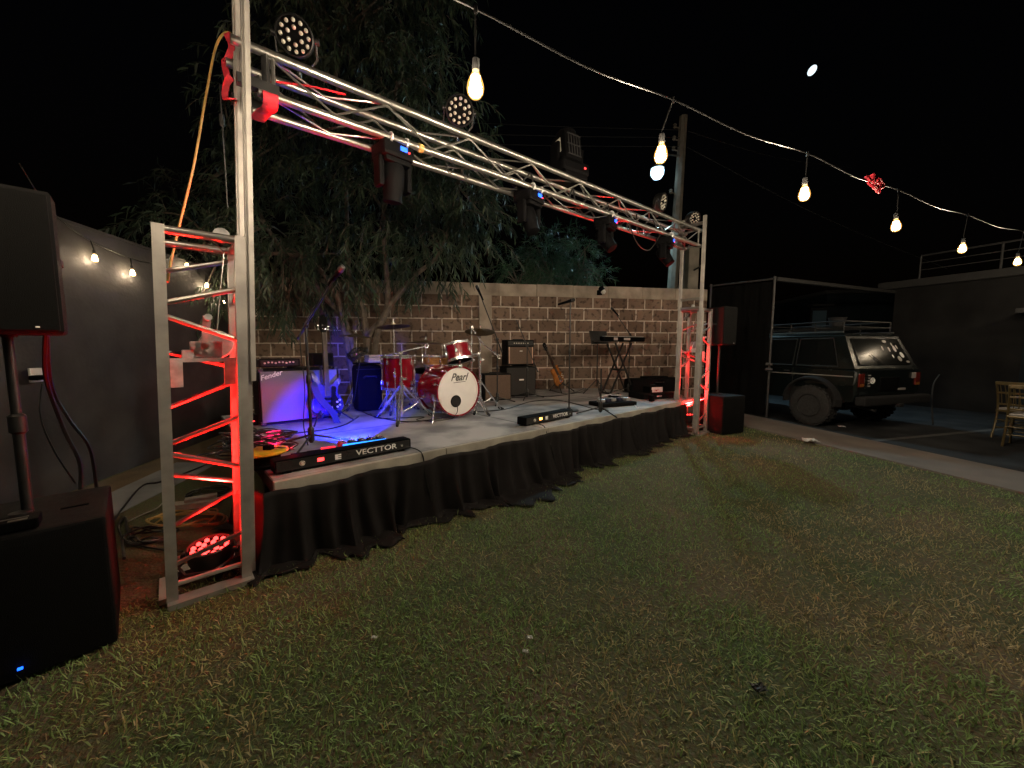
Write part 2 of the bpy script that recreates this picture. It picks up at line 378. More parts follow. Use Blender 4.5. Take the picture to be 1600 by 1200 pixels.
# ---- boundary walls
wl = thing('boundary_wall', 'tall grey plastered side wall carrying the string of bulbs at left', 'wall', (-4.77,6.97,0), R(99.6))
# local x runs towards the camera (-x here), y to the yard side
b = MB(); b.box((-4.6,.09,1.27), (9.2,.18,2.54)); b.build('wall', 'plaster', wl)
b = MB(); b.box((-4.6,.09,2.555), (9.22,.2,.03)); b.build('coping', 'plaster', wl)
bw = thing('block_wall', 'brown lava block wall with pale concrete capping behind the stage', 'wall', (-4.77,6.97,0), R(9.65))
WLEN = 9.15
b = MB(); b.box((WLEN/2,.1,1.20), (WLEN,.2,2.40)); b.build('wall', 'block', bw)
b = MB()
for i in range(12):
    x0 = WLEN*i/12; dz = random.uniform(-.006,.006)
    b.box((x0+WLEN/24, .1, 2.52+dz), (WLEN/12-.004,.226,.24), bev=.012)
b.build('capping', 'cap', bw)
b = MB(); b.box((4.30,-.022,1.2), (.25,.05,2.395), bev=.01); b.build('pilaster', 'cap', bw)
wlq = lambda x, y, z: wm(bw) @ V((x,y,z))
# bulkhead lamp (unlit) on the capping
lp = thing('bulkhead_lamp', 'small unlit black and white lamp fixed on top of block wall capping', 'lamp', wm(bw) @ V((6.66,-.02,2.50)), R(9.65))
b = MB(); b.box((0,-.02,0), (.10,.05,.10), bev=.01); b.bar((0,-.03,.02), (-.03,-.12,.07), .012); b.build('bracket', 'black', lp)
b = MB(); b.lathe([(.03,0),(.055,.02),(.06,.08),(.04,.10)], (-.02,-.10,.10), (.35,-.5,-.8), 14); b.build('hood', 'black', lp, True)
b = MB(); b.lathe([(.02,0),(.05,.01),(.045,.05),(.015,.075)], (.015,-.15,.02), (.35,-.5,-.8), 14); b.build('lens', 'white', lp, True)
# socket on the side wall
so = at(52,586,Y=3.25)
k = thing('wall_socket', 'white wall socket with a black plug on the grey side wall', 'socket', (so.x+.02,so.y,so.z), R(99.6-180))
b = MB(); b.box((0,.0,0), (.10,.02,.12), bev=.006); b.build('plate', 'white', k)
b = MB(); b.box((.03,.045,-.02), (.09,.07,.04), bev=.01); b.build('plug', 'black', k)

# ---- shade-cloth fence and gate beam
P1 = at(1203,640,Y=7.55); P1 = V((5.06,7.6,0)); P0 = V((4.28,8.47,0))
fe = thing('mesh_fence', 'tall black shade cloth fence panel on thin steel posts beside block wall', 'fence', (P1.x,P1.y,0))
b = MB(); n = 28
d = (P0-P1)
for side in (0,):
    vs = []; 
    for i in range(n+1):
        for j in range(9):
            t = i/n; z = .03+2.62*j/8; w = .018*math.sin(i*1.3)*math.sin(j*.9+i*.3)
            p = P1 + d*t; vs.append((p.x+w, p.y+w*.8, z))
    b.add(vs, [(i*9+j,(i+1)*9+j,(i+1)*9+j+1,i*9+j+1) for i in range(n) for j in range(8)])
b.build('shade_cloth', 'net', fe, True, world=True)
for p in (P1, P0):
    q = p - d.normalized()*.03
    b = MB(); b.bar((q.x,q.y,-.09), (q.x,q.y,2.74), .022, 10); b.build('post', 'steel', fe, True, world=True)
b = MB(); b.bar((P1.x,P1.y,2.70), (P0.x,P0.y,2.70), .018, 8); b.build('top_rail', 'steel', fe, True, world=True)
b = MB()
for z in (.95,1.05): b.box((P1.x-.01,P1.y-.05,z), (.12,.05,.05), RZ(-40).to_3x3(), .012)
b.build('latch', 'steel', fe, world=True)
gb = MB(); gb.rbar((P1.x+.06,P1.y+.02,2.70), (10.0,10.25,2.83), .07, .09, (0,0,1))
tag(gb.build('gate_beam', 'slab'), 'long thin beam spanning above the dark car from fence post to house', 'beam')

# ---- house at the right
hd = V((.40,-.917,0)).normalized(); ho = V((10.1,10.3,-.1))
hs = thing('house', 'single storey grey house with flat roof and roof railing at right', 'house', ho, math.atan2(hd.y, hd.x))
b = MB()                      # wall with a door recess cut as separate wall runs (local x along the face, y into the house)
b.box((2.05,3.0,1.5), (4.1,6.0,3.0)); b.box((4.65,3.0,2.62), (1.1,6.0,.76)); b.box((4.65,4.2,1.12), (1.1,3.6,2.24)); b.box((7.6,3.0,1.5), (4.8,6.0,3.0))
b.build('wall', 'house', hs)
b = MB(); b.box((4.9,2.95,3.09), (10.3,6.5,.18), bev=.02); b.build('roof_slab', 'slab', hs)
b = MB(); b.box((3.15,-.02,1.08), (1.9,.05,2.1), bev=.01); b.build('shutter', 'houseblue', hs)
b = MB(); b.box((4.4,-.32,2.23), (4.4,.72,.1), bev=.015); b.build('awning', 'slab', hs)
b = MB(); b.box((4.65,2.35,1.10), (.9,.05,2.1), bev=.01); b.build('door', 'houseblue', hs)
rl = MB().bar((.5,-.15,3.75), (10,-.15,3.75), .022, 8).build('railing', 'steel', hs, True)
for z in (3.57,3.40): MB().bar((.5,-.15,z), (10,-.15,z), .011, 6).build('rail', 'steel', rl, True)
for i in range(8): MB().bar((.5+i*1.3,-.15,3.18), (.5+i*1.3,-.15,3.75), .022, 8).build('post', 'steel', rl, True)
b = MB(); b.box((5.6,-.75,2.42), (.34,.1,.06), bev=.02); b.bar((5.6,-.7,2.42), (5.6,-.02,2.36), .015); b.build('wall_lamp', 'white', hs)
h2 = thing('outbuilding', 'dark blue outbuilding with a pale window beyond the parked car', 'building', (11.3,14.0,-.1), R(-8))
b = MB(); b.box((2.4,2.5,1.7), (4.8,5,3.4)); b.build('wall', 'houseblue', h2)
b = MB(); b.box((2.4,2.5,3.46), (5.1,5.3,.12), bev=.02); b.build('roof', 'slab', h2)
wf = MB().box((-.28,-.06,2.45), (.56,.12,.95), bev=.02).build('window', 'house', h2)
b = MB(); b.box((-.28,-.13,2.42), (.44,.03,.78)); b.build('pane', 'win', wf)
b = MB(); b.box((-.28,-.16,2.99), (.72,.32,.08), bev=.02); b.build('hood', 'slab', wf)

# ---- utility pole with street lamp, second post, power lines
pt, pb_ = at(1068,182,Y=12.8), at(1051,445,Y=12.8)
pb0 = pb_ + (pb_-pt)*((pb_.z)/(pt.z-pb_.z))
up = thing('utility_pole', 'tall concrete utility pole standing behind the block wall', 'pole', (pb0.x,pb0.y,0))
b = MB(); b.bar((pb0.x,pb0.y,0), pt, .20, 8, .125); b.build('shaft', 'pole', up, world=True)
pq = lambda t: pt + (pb_-pt)*t
for t in (.07,.14,.20,.45):
    p = pq(t)
    b = MB(); b.bar(p, p+V((-.30,-.05,.02)), .02, 6); b.lathe([(.03,-.05),(.06,-.02),(.04,.02),(.06,.05),(.03,.08)], p+V((-.27,-.05,.04)), (0,0,1), 10); b.build('insulator', 'pole', up, True, world=True)
lpw = at(1027,270,Y=12.6)
sl = thing('street_lamp', 'lit white street lamp on a bracket from the utility pole', 'lamp', lpw)
a0 = pq(.24)+V((-.1,-.14,0))
b = MB(); b.tube([a0, V((lpw.x+.25,lpw.y,a0.z+.02)), V((lpw.x+.05,lpw.y,lpw.z+.42)), V((lpw.x,lpw.y,lpw.z+.22))], .03, 8); b.build('bracket_arm', 'alu', sl, True, world=True)
b = MB(); b.lathe([(.06,.26),(.14,.22),(.20,.14),(.205,.12)], (0,0,0), (0,0,1), 18); b.build('hood', 'alu_dull', sl, True)
b = MB(); b.lathe([(.02,-.20),(.12,-.17),(.19,-.06),(.20,.06),(.18,.12)], (0,0,0), (0,0,1), 18); b.build('globe', 'street', sl, True)
pp = at(1079,388,Y=9.6); pp2 = at(1079,450,Y=9.6)
up2 = thing('stub_post', 'short square concrete post behind the right truss tower', 'post', (pp2.x,9.6,0))
b = MB(); b.box((pp2.x,9.6,pp.z/2), (.25,.25,pp.z), bev=.02); b.build('shaft', 'pole', up2, world=True)
b = MB(); b.bar((pp2.x,9.47,pp.z-.55), (pp2.x+.15,9.35,pp.z-.45), .02); b.build('step_bolt', 'blackmetal', up2, world=True)
for i, (a, c, lab) in enumerate([((300,158),(1064,203),'topmost dark power line running left from the utility pole'),
                                  ((300,182),(1063,215),'second dark power line running left from the utility pole'),
                                  ((300,200),(1062,229),'third dark power line running left from the utility pole')]):
    p, q = at(*c,Y=12.75), at(*a,Y=12.4); m_ = (p+q)/2 - V((0,0,.15))
    cable('power_line', lab, [p,(p*.75+q*.25)-V((0,0,.11)),m_,(p*.25+q*.75)-V((0,0,.11)),q], .012, 'steel', 5, 'power line', 'power lines on the utility pole', 5)
for i, (a, c, lab) in enumerate([((1075,205),(1330,262),'upper dark power line running right from the utility pole'),
                                  ((1074,230),(1480,420),'lower dark power line sagging right towards the house roof')]):
    p, q = at(*a,Y=12.8), at(*c,Y=(14 if i == 0 else 13)); m_ = (p+q)/2 - V((0,0,.2))
    cable('power_line', lab, [p,m_,q], .012, 'steel', 10, 'power line', 'power lines on the utility pole', 5)
# moon
mp = _ray(1269,110).normalized()*900
mo = MB(); mo.lathe([(6.8*math.sin(math.pi*i/12)+.01, -6.8*math.cos(math.pi*i/12)) for i in range(13)], (0,0,0), (0,0,1), 20)
# a waning half disc: squash the far side of the ball
mo.v = [V((v.x*.75+(v.z*.2), v.y, v.z)) for v in mo.v]
mob = mo.build('moon', 'moon', None, True); mob.location = mp+V((0,0,EYE)); tag(mob, 'small bright bluish moon high in the black sky', 'moon')

# ================================================================== vegetation
def np_mesh(name, verts, faces, tint, m):
    """verts (n,3), faces (k,4), tint (n,3) as a point colour"""
    me = bpy.data.meshes.new(name); n = len(verts); k = len(faces); w = faces.shape[1]
    me.vertices.add(n); me.vertices.foreach_set('co', verts.astype(np.float32).ravel())
    me.loops.add(k*w); me.loops.foreach_set('vertex_index', faces.astype(np.int32).ravel())
    me.polygons.add(k); me.polygons.foreach_set('loop_start', np.arange(0, k*w, w, dtype=np.int32))
    me.update(calc_edges=True)
    a = me.color_attributes.new('tint', 'FLOAT_COLOR', 'POINT')
    c = np.ones((n,4), np.float32); c[:,:3] = tint; a.data.foreach_set('color', c.ravel())
    me.materials.append(M[m]); o = bpy.data.objects.new(name, me); COL.objects.link(o); return o
rng = np.random.default_rng(3)
def blades(pos, direc, length, width, droop, side, tint):
    """bent three-section blades: pos, direc, side (n,3); 6 verts each, 2 quads"""
    n = len(pos); L = length[:,None]; w = width[:,None]*.5
    down = np.zeros((n,3)); down[:,2] = -1
    p1 = pos + direc*L*.5 + down*(droop[:,None]*L*.12); p2 = pos + direc*L + down*(droop[:,None]*L*.5)
    v = np.stack([pos-side*w*.6, pos+side*w*.6, p1-side*w, p1+side*w, p2-side*w*.12, p2+side*w*.12], 1).reshape(-1,3)
    base = (np.arange(n)*6)[:,None]
    f = np.concatenate([base+np.array([0,1,3,2]), base+np.array([2,3,5,4])], 0)
    return v, f, np.repeat(tint, 6, 0)
def unit(a): return a/np.maximum(1e-9, np.linalg.norm(a, axis=1, keepdims=True))

def vnoise(x, y, s, seed):
    r = np.random.default_rng(seed); g = r.random((64,64)); xs = x*s+31.3; ys = y*s+17.7
    xi = np.floor(xs).astype(int); yi = np.floor(ys).astype(int); fx = xs-xi; fy = ys-yi
    fx = fx*fx*(3-2*fx); fy = fy*fy*(3-2*fy)
    g_ = lambda a, b_: g[a % 64, b_ % 64]
    return (g_(xi,yi)*(1-fx)+g_(xi+1,yi)*fx)*(1-fy)+(g_(xi,yi+1)*(1-fx)+g_(xi+1,yi+1)*fx)*fy
def lawn():
    xs, ys = [], []
    for (y0, y1, dens) in ((.75,1.9,6500),(1.9,3.2,4200),(3.2,4.8,2300),(4.8,7.2,1300)):
        x0, x1 = -2.9, 6.1; n = int((x1-x0)*(y1-y0)*dens)
        x = rng.uniform(x0,x1,n); y = rng.uniform(y0,y1,n); xs.append(x); ys.append(y)
    x = np.concatenate(xs); y = np.concatenate(ys)
    bb = (x-S0.x)*W.x+(y-S0.y)*W.y; aa = (x-S0.x)*U.x+(y-S0.y)*U.y
    keep = (x < pin(y)-.0+.03*np.sin(y*23)) & ~((bb > .05) & (aa > -.05)) & ((np.abs(x)/y < 1.55) | ((x > 0) & (rng.random(len(x)) < .55))) & ~((aa < 0) & (x < -2.0-.16*(y-1.5)))
    keep &= ~((aa < -.02) & (bb > .02))
    dead = vnoise(x,y,1.15,1)*.5+vnoise(x,y,2.7,2)*.32+vnoise(x,y,6.5,3)*.18
    dens = np.where(dead > .56, .62, 1.0)
    keep &= rng.random(len(x)) < dens
    x, y, dead = x[keep], y[keep], dead[keep]; n = len(x)
    ang = rng.uniform(0,2*np.pi,n); lean = rng.uniform(.25,1.5,n)
    d = unit(np.stack([np.cos(ang)*lean, np.sin(ang)*lean, np.ones(n)],1))
    sa = ang+np.pi/2+rng.normal(0,.5,n); side = np.stack([np.cos(sa),np.sin(sa),np.zeros(n)],1)
    p = np.stack([x,y,np.zeros(n)-.003],1)
    straw = np.clip((dead-.545)*7+rng.normal(0,.28,n),0,1)[:,None]
    straw = np.maximum(straw, (rng.random(n) < .10)[:,None]*.9)
    g = np.array([.235,.355,.12])*(rng.uniform(.55,1.45,n)[:,None]); s_ = np.array([.52,.42,.22])*(rng.uniform(.5,1.3,n)[:,None])
    t = g*(1-straw)+s_*straw
    L = rng.uniform(.022,.060,n)*np.where(rng.random(n) < .05, 1.5, 1); wd = rng.uniform(.003,.0062,n)
    v, f, c = blades(p, d, L, wd, rng.uniform(0,1.4,n), side, t)
    return tag(np_mesh('grass', v, f, c, 'grass'), 'short patchy lawn grass with straw coloured dead areas', 'grass', kind='stuff')
lawn()

def crown(clumps, nspray, per, llen, lwid, droop, tint, seed):
    r = np.random.default_rng(seed); w = np.array([c[3]**2 for c in clumps]); w = w/w.sum()
    P, D, L, Wd, Sd, T, Dr = [], [], [], [], [], [], []; twigs = []
    for i in range(nspray):
        c = clumps[r.choice(len(clumps), p=w)]; q = r.normal(size=3); q /= np.linalg.norm(q)
        rad = c[3]*(r.random()**.38)*(1+.18*r.normal()); o = np.array(c[:3])+q*rad*np.array([1,.85,1])
        dirv = q*.8+r.normal(size=3)*.45+np.array([0,0,-.15]); dirv /= np.linalg.norm(dirv)
        ln = r.uniform(.28,.6); cur = o.copy(); pts = [o.copy()]; shade = r.uniform(.55,1.35)
        for k in range(per):
            cur = cur + dirv*(ln/per); dirv = dirv+np.array([0,0,-droop*.09]); dirv /= np.linalg.norm(dirv)
            if k % 4 == 0: pts.append(cur.copy())
            sdv = np.cross(dirv, r.normal(size=3)); sdv /= np.linalg.norm(sdv)
            ld = dirv*.75+sdv*.75+np.array([0,0,-.25*droop]); ld /= np.linalg.norm(ld)
            ws = np.cross(ld, r.normal(size=3)); ws /= np.linalg.norm(ws)
            P.append(cur); D.append(ld); L.append(llen*r.uniform(.6,1.2)); Wd.append(lwid*r.uniform(.7,1.25)); Sd.append(ws)
            T.append(np.array(tint)*shade*r.uniform(.75,1.25)*np.array([r.uniform(.8,1.1),1,r.uniform(.8,1.1)])); Dr.append(droop*r.uniform(.3,1))
        pts.append(cur.copy()); twigs.append(pts)
    v, f, c = blades(np.array(P), np.array(D), np.array(L), np.array(Wd), np.array(Dr), np.array(Sd), np.array(T))
    return v, f, c, twigs
def cl(px, py, Y, r): p = at(px,py,Y=Y); return (p.x,p.y,p.z,r)
def tree(name, label, base, clumps, stems, nspray, per, llen, lwid, droop, tint, seed, rad=.07):
    t = thing(name, label, 'tree' if name != 'feathery_bush' else 'bush', base)
    v, f, c, tw = crown(clumps, nspray, per, llen, lwid, droop, tint, seed)
    o = np_mesh('crown', v-np.array(base), f, c, 'leaf'); o.parent = t
    b = MB(); rr = random.Random(seed)
    for st in stems:
        b.tube(spline([V(p) for p in st], 7), rad*rr.uniform(.75,1.1), 8, taper=.3)
    ends = [V(s[-1]) for s in stems]+[V(s[-2]) for s in stems]
    for c_ in clumps:          # limbs from the stems out into every clump
        q = V(c_[:3]); e = min(ends, key=lambda x: (x-q).length)
        for k in range(4):
            tgt = q+V((rr.uniform(-.7,.7),rr.uniform(-.6,.6),rr.uniform(-.5,.7)))*c_[3]
            b.tube(spline([e, (e+tgt)/2+V((rr.uniform(-.15,.15),rr.uniform(-.1,.1),rr.uniform(0,.2))), tgt], 5), .024, 5, taper=.25)
    for pts in tw[::2]: b.tube([V(p) for p in pts], .004, 3)
    b.build('trunk', 'bark', t, True, world=True)
    return t
tb = V((-2.55,6.55,0))
tree('willow_tree', 'large dark leafy tree with several slanting stems behind the stage', tb,
     [cl(300,380,6.1,.72), cl(345,440,5.9,.5), cl(430,360,6.3,.95), cl(450,190,6.6,1.1), cl(560,90,6.8,1.2), cl(500,-40,6.8,1.3), cl(640,-60,6.9,1.0), cl(650,170,6.8,.95),
      cl(700,260,6.9,.8), cl(600,300,6.6,1.0), cl(730,335,6.8,.62), cl(430,430,6.0,.55), cl(660,395,6.7,.62), cl(530,410,6.3,.6), cl(300,300,6.3,.35)],
     [[tb, at(545,520,Y=6.55), at(500,455,Y=6.5), at(420,360,Y=6.4), at(380,260,Y=6.5)],
      [tb+V((.06,.03,0)), at(570,500,Y=6.6), at(545,430,Y=6.6), at(540,280,Y=6.7), at(520,60,Y=6.8)],
      [tb+V((.12,0,0)), at(575,535,Y=6.55), at(605,480,Y=6.6), at(600,330,Y=6.6), at(620,130,Y=6.8)],
      [tb+V((.15,-.04,0)), at(590,520,Y=6.5), at(640,440,Y=6.6), at(690,390,Y=6.7), at(715,290,Y=6.8)],
      [tb+V((-.05,-.03,0)), at(535,500,Y=6.5), at(520,450,Y=6.4), at(470,400,Y=6.2), at(350,400,Y=6.0)]],
     2700, 15, .135, .023, 1.0, (.056,.080,.053), 11)
bb_ = V((1.0,9.7,0))
tree('feathery_bush', 'feathery green bush behind the wall lit by the street lamp', bb_,
     [cl(800,430,9.6,.5), cl(850,400,9.7,.55), cl(900,405,9.8,.5), cl(870,440,9.6,.6), cl(925,440,9.7,.35)],
     [[bb_, V((1.0,9.7,1.5)), at(860,430,Y=9.7)], [bb_+V((.1,0,0)), V((1.3,9.7,1.6)), at(905,430,Y=9.75)], [bb_-V((.1,0,0)), V((.5,9.7,1.5)), at(810,445,Y=9.65)]],
     520, 22, .16, .007, .5, (.07,.135,.075), 23, .05)
# ================================================================== the stage
def wall_y(x): return 6.97+(x+4.77)*math.tan(R(9.65))-.03
AE = 6.2
poly = [S(0,0), S(AE,0)]
t = 0
while True:
    p = S(AE, t)
    if p.y > wall_y(p.x): break
    t += .02
poly += [S(AE, t-.03)]
BK = 3.15
a = AE
while S(a,BK).y > wall_y(S(a,BK).x): a -= .02
poly += [S(a,BK), S(-.0,BK)]
st = thing('stage', 'low corner stage with grey board deck and pale wooden front edge', 'stage', (S0.x,S0.y,0), TH)
b = MB(); n = len(poly)
b.add([(p.x,p.y,ZS) for p in poly]+[(p.x,p.y,ZS-.09) for p in poly], [tuple(range(n)), tuple(range(n,2*n))[::-1]]+[(i,(i+1)%n,n+(i+1)%n,n+i) for i in range(n)])
b.build('deck', 'deck', st, world=True)
b = MB()
for i in range(5):
    a0 = AE*i/5
    b.box((a0+AE/10,-.022,ZS-.046), (AE/5-.005,.044,.098), bev=.006)
b.build('edge_board', 'deckedge', st)
for a_ in np.linspace(.2, AE-.2, 6):
    for q in (.25,1.4,2.4):
        if S(a_,q).y < wall_y(S(a_,q).x)-.2: MB().box((a_,q,(ZS-.09)/2), (.09,.09,ZS-.09)).build('support_post', 'blackmetal', st)
# ---- black skirt: pleated cloth pinned under the edge board, spreading over the grass
def skirt():
    r = random.Random(5); b = MB(); path = []
    for i in range(10): path.append((-.075, .9-.94*i/10, (-1,0)))
    N = 560
    for i in range(N+1): path.append((-.06+(5.72)*i/N, -.060, (0,-1)))
    K = 17; vs = []
    ph = [r.uniform(0,6.28) for _ in range(12)]
    bumps = [(r.uniform(0,5.6), r.uniform(.03,.09), r.uniform(.03,.13)) for _ in range(46)]
    for i, (pa, pb, nn) in enumerate(path):
        s = pa-pb if i < 10 else pa
        pin_z = ZS-.040-.020*abs(math.sin(s*math.pi/.62))**1.5
        fold = math.sin(s*38+1.6*math.sin(s*5+ph[0])+ph[1])*.75+math.sin(s*61+ph[2]+2*math.sin(s*3.1))*.25+math.sin(s*21+ph[3])*.5
        drift = .06*math.sin(s*7+ph[4])+.05*math.sin(s*13+ph[5])
        fl = .10+.17*math.exp(-((s-1.9)/.75)**2)+.05*math.sin(s*3.3+ph[6])+.05*math.sin(s*9.1+ph[7])+.10*math.exp(-((s-3.25)/.28)**2)
        if s > 4.7: fl *= .7
        fl = max(.03, fl)
        for c_, w_, h_ in bumps:
            fl += h_*.35*math.exp(-((s-c_)/w_)**2)
        for j in range(K):
            t = j/(K-1)
            if t < .78:
                q = t/.78; z = pin_z*(1-q)+.012*q; off = .010+fold*(.008+.040*q)+fl*.35*q**2.2+abs(fold)*.008*q
            else:
                q = (t-.78)/.22; off = .010+fold*(.048+.012*q)+fl*(.35+.75*q); z = .012+.022*abs(math.sin(q*5+s*17+ph[8]))*(1-q*.7)*(1 if fl > .08 else .4)
            sl = drift*t*t
            vs.append((pa+nn[0]*off+(sl if nn[1] else 0), pb+nn[1]*off+(sl if nn[0] else 0), z))
    n = len(path)
    b.add(vs, [(i*K+j,(i+1)*K+j,(i+1)*K+j+1,i*K+j+1) for i in range(n-1) for j in range(K-1)])
    o = b.build('stage_skirt', 'skirt', None, True); o.location = (S0.x,S0.y,0); o.rotation_euler.z = TH
    me = o.data; me.polygons.foreach_set('use_smooth', [True]*len(me.polygons))
    so = o.modifiers.new('thickness', 'SOLIDIFY'); so.thickness = .003
    tag(o, 'black pleated cloth skirt hanging from the stage front and pooling on grass', 'skirt')
skirt()

# ================================================================== lifting towers and truss
def tower(name, label, fl, lean, hsec, mast_top, mast_low, mast_side, blackout=None):
    """square ladder tower; fl = front left foot; local axes along the stage; mast rails on the truss side"""
    th = thing(name, label, 'truss tower', fl, TH)
    w = .325
    sh = Matrix(((1,0,lean*math.cos(TH),0),(0,1,-lean*math.sin(TH),0),(0,0,1,0),(0,0,0,1)))
    def mb(): return MB(sh)
    legs = [(0,0),(w,0),(w,w),(0,w)]
    for x, y in legs:
        b = mb(); b.rbar((x,y,.03), (x,y,hsec), .048, .048); b.build('leg', 'alu_dull', th)
    b = mb()
    for p, q in ((0,1),(1,2),(2,3),(3,0)):
        (x0,y0),(x1,y1) = legs[p], legs[q]; dx, dy = (x1-x0)/w, (y1-y0)/w
        b.bar((x0+dx*.024,y0+dy*.024,hsec-.02), (x1-dx*.024,y1-dy*.024,hsec-.02), .022, 10)
    b.build('top_frame', 'alu', th, True)
    b = mb()
    for p, q in ((0,1),(1,2),(2,3),(3,0)):
        (x0,y0),(x1,y1) = legs[p], legs[q]; dx, dy = (x1-x0)/w, (y1-y0)/w
        b.bar((x0+dx*.024,y0+dy*.024,.11), (x1-dx*.024,y1-dy*.024,.11), .014, 8)
    b.rbar((-.02,-.02,.016), (w+.03,-.02,.016), .09, .03, (0,1,0)); b.rbar((-.02,w+.02,.016), (w+.03,w+.02,.016), .09, .03, (0,1,0))
    b.rbar((-.03,.03,.016), (-.03,w-.03,.016), .05, .03, (1,0,0))
    b.build('base_plate', 'alu_dull', th)
    k = hsec/1.95
    front = [(1.58,1.67),(1.51,1.40),(.87,.97),(.81,.69),(.22,.30)]; back = [(1.78,1.87),(1.33,1.24),(1.02,1.14),(.62,.52),(.32,.45)]
    for zs, y in ((front,0),(back,w)):
        for za, zb in zs:
            b = mb(); b.bar((.02,y,za*k), (w-.02,y,zb*k), .0135, 8); b.build('brace', 'alu', th, True)
    for x in (0,w):
        for za, zb in ((1.74,1.62),(1.12,1.24),(.55,.44)):
            b = mb(); b.bar((x,.02,za*k), (x,w-.02,zb*k), .012, 8); b.build('brace', 'alu', th, True)
    # winch shelf, winch, brackets
    zs = 1.29*k
    b = mb(); b.box((w/2,.10,zs), (w-.05,.09,.02)); b.box((w/2,w-.05,zs-.004), (w-.05,.06,.02)); b.box((.05,.06,zs-.075), (.05,.03,.13)); b.box((w-.05,.06,zs-.075), (.05,.03,.13)); b.build('winch_shelf', 'winch', th)
    wn = mb(); wn.box((w*.55,.11,zs+.055), (.14,.02,.09), bev=.006); wn.box((w*.55,.17,zs+.055), (.14,.02,.09), bev=.006); wn.box((w*.30,.13,zs+.03), (.05,.10,.05), bev=.008)
    wo = wn.build('winch', 'winch', th)
    b = mb(); b.lathe([(.03,-.03),(.075,-.03),(.08,-.025),(.08,-.02),(.03,-.018),(.03,.018),(.08,.02),(.08,.025),(.075,.03),(.03,.03)], (w*.70,.20,zs+.085), (0,1,0), 20); b.build('drum', 'winch', wo, True)
    b = mb(); b.rbar((w*.52,.075,zs+.06), (w*.56,.075,zs+.235), .035, .012, (1,0,0)); b.bar((w*.56,.07,zs+.225), (w*.56,-.005,zs+.225), .018, 10); b.build('crank_handle', 'winch', wo, True)
    # cable of the winch
    b = mb(); b.bar((w*.70,.20,zs+.12), (w*.84,.2,hsec-.05), .004, 5); b.bar((w*.84,.2,hsec-.05), (w*.62,.16,hsec+.02), .004, 5); b.build('steel_rope', 'alu', th)
    # telescopic mast: two channel rails
    mx = w+.044 if mast_side > 0 else -.044
    for y in (.0, w):
        b = mb(); b.rbar((mx,y,mast_low), (mx,y,mast_top), .036, .036); b.rbar((mx,y-.024,mast_low), (mx,y-.024,mast_top), .014, .012)
        b.build('mast_rail', 'alu_dull', th)
    b = mb(); gx = mx-.010*mast_side
    for y in (.038, w-.038): b.rbar((gx,y,.03), (gx,y,hsec-.06), .03, .024)
    b.build('guide_rail', 'alu_dull', th)
    b = mb()
    for z in ([hsec+.0, mast_low+.04, mast_top-.1] + ([hsec+.14] if mast_side < 0 else [])): b.rbar((mx,.02,z), (mx,w-.02,z), .04, .04)
    b.build('mast_crossbar', 'alu', th)
    b = mb(); b.box((w*.8 if mast_side > 0 else w*.2,w*.5,hsec+.012), (.05,.05,.03), bev=.006); b.lathe([(.012,-.012),(.04,-.012),(.032,0),(.04,.012),(.012,.012)], (w*.8 if mast_side > 0 else w*.2,w*.5,hsec+.03), (0,1,0), 16); b.build('pulley', 'winch', th, True)
    return th
LEAN = .043
FLL = at(270,945,z=0); FRR = V((2.893,5.925,0))
tl = tower('truss_tower', 'near left truss tower with winch glowing red inside', FLL, LEAN, 1.95, 3.47, 1.17, 1)
tr = tower('truss_tower', 'far right truss tower glowing red beside the speaker', FRR, 0.0, 1.97, 3.32, .05, -1)
# the truss box
A1 = at(384,70,Y=2.26); B1 = at(1094,360,Y=5.93)
ax = (B1-A1); LT = ax.length; axn = ax.normalized(); TW = .225; TH_ = .222
def TP(t, back=0, low=0): return A1+axn*(t*LT)+W*(TW*back)-V((0,0,TH_))*low
tru = thing('box_truss', 'long aluminium box truss spanning between the two towers', 'truss', A1)
for bk, lo in ((0,0),(1,0),(0,1),(1,1)):
    b = MB(); e = .02 if lo else 0
    b.bar(TP(-.012+e,bk,lo), TP(1.006,bk,lo), .0245, 14); b.build('chord', 'alu', tru, True, world=True)
def lacing(f, g, n, r=.0075, ph=0):
    b = MB(); pts = []
    for i in range(n+1):
        p = (f if (i+ph) % 2 == 0 else g); t = .02+.97*i/n
        q = TP(t,*p); o = TP(t,*(g if p == f else f)); d = (o-q).normalized()*.026
        pts += [q+d-axn*.012, q+d+axn*.012]
    b.tube(pts, r, 6); return b
for f, g, n in (((0,0),(0,1),16), ((1,0),(1,1),16), ((0,0),(1,0),16), ((0,1),(1,1),15)):
    lacing(f,g,n).build('lacing', 'alu', tru, True, world=True)
for t in (.0,1.0):
    b = MB()
    for (p, q) in (((0,0),(0,1)),((0,1),(1,1)),((1,1),(1,0)),((1,0),(0,0))): b.bar(TP(t+(.022 if t == 0 else -.008),*p), TP(t+(.022 if t == 0 else -.008),*q), .012, 8)
    b.build('end_frame', 'alu', tru, True, world=True)
b = MB()
for bk in (0,1):
    p = TP(.012,bk,1); b.rbar(p+V((0,0,.03))-axn*.12, p+V((0,0,.03))+axn*.08, .05, .05, (0,0,1)); b.rbar(p+axn*.02, p+axn*.02+V((0,0,TH_)), .03, .03)
b.build('carriage_bracket', 'blackmetal', tru, world=True)
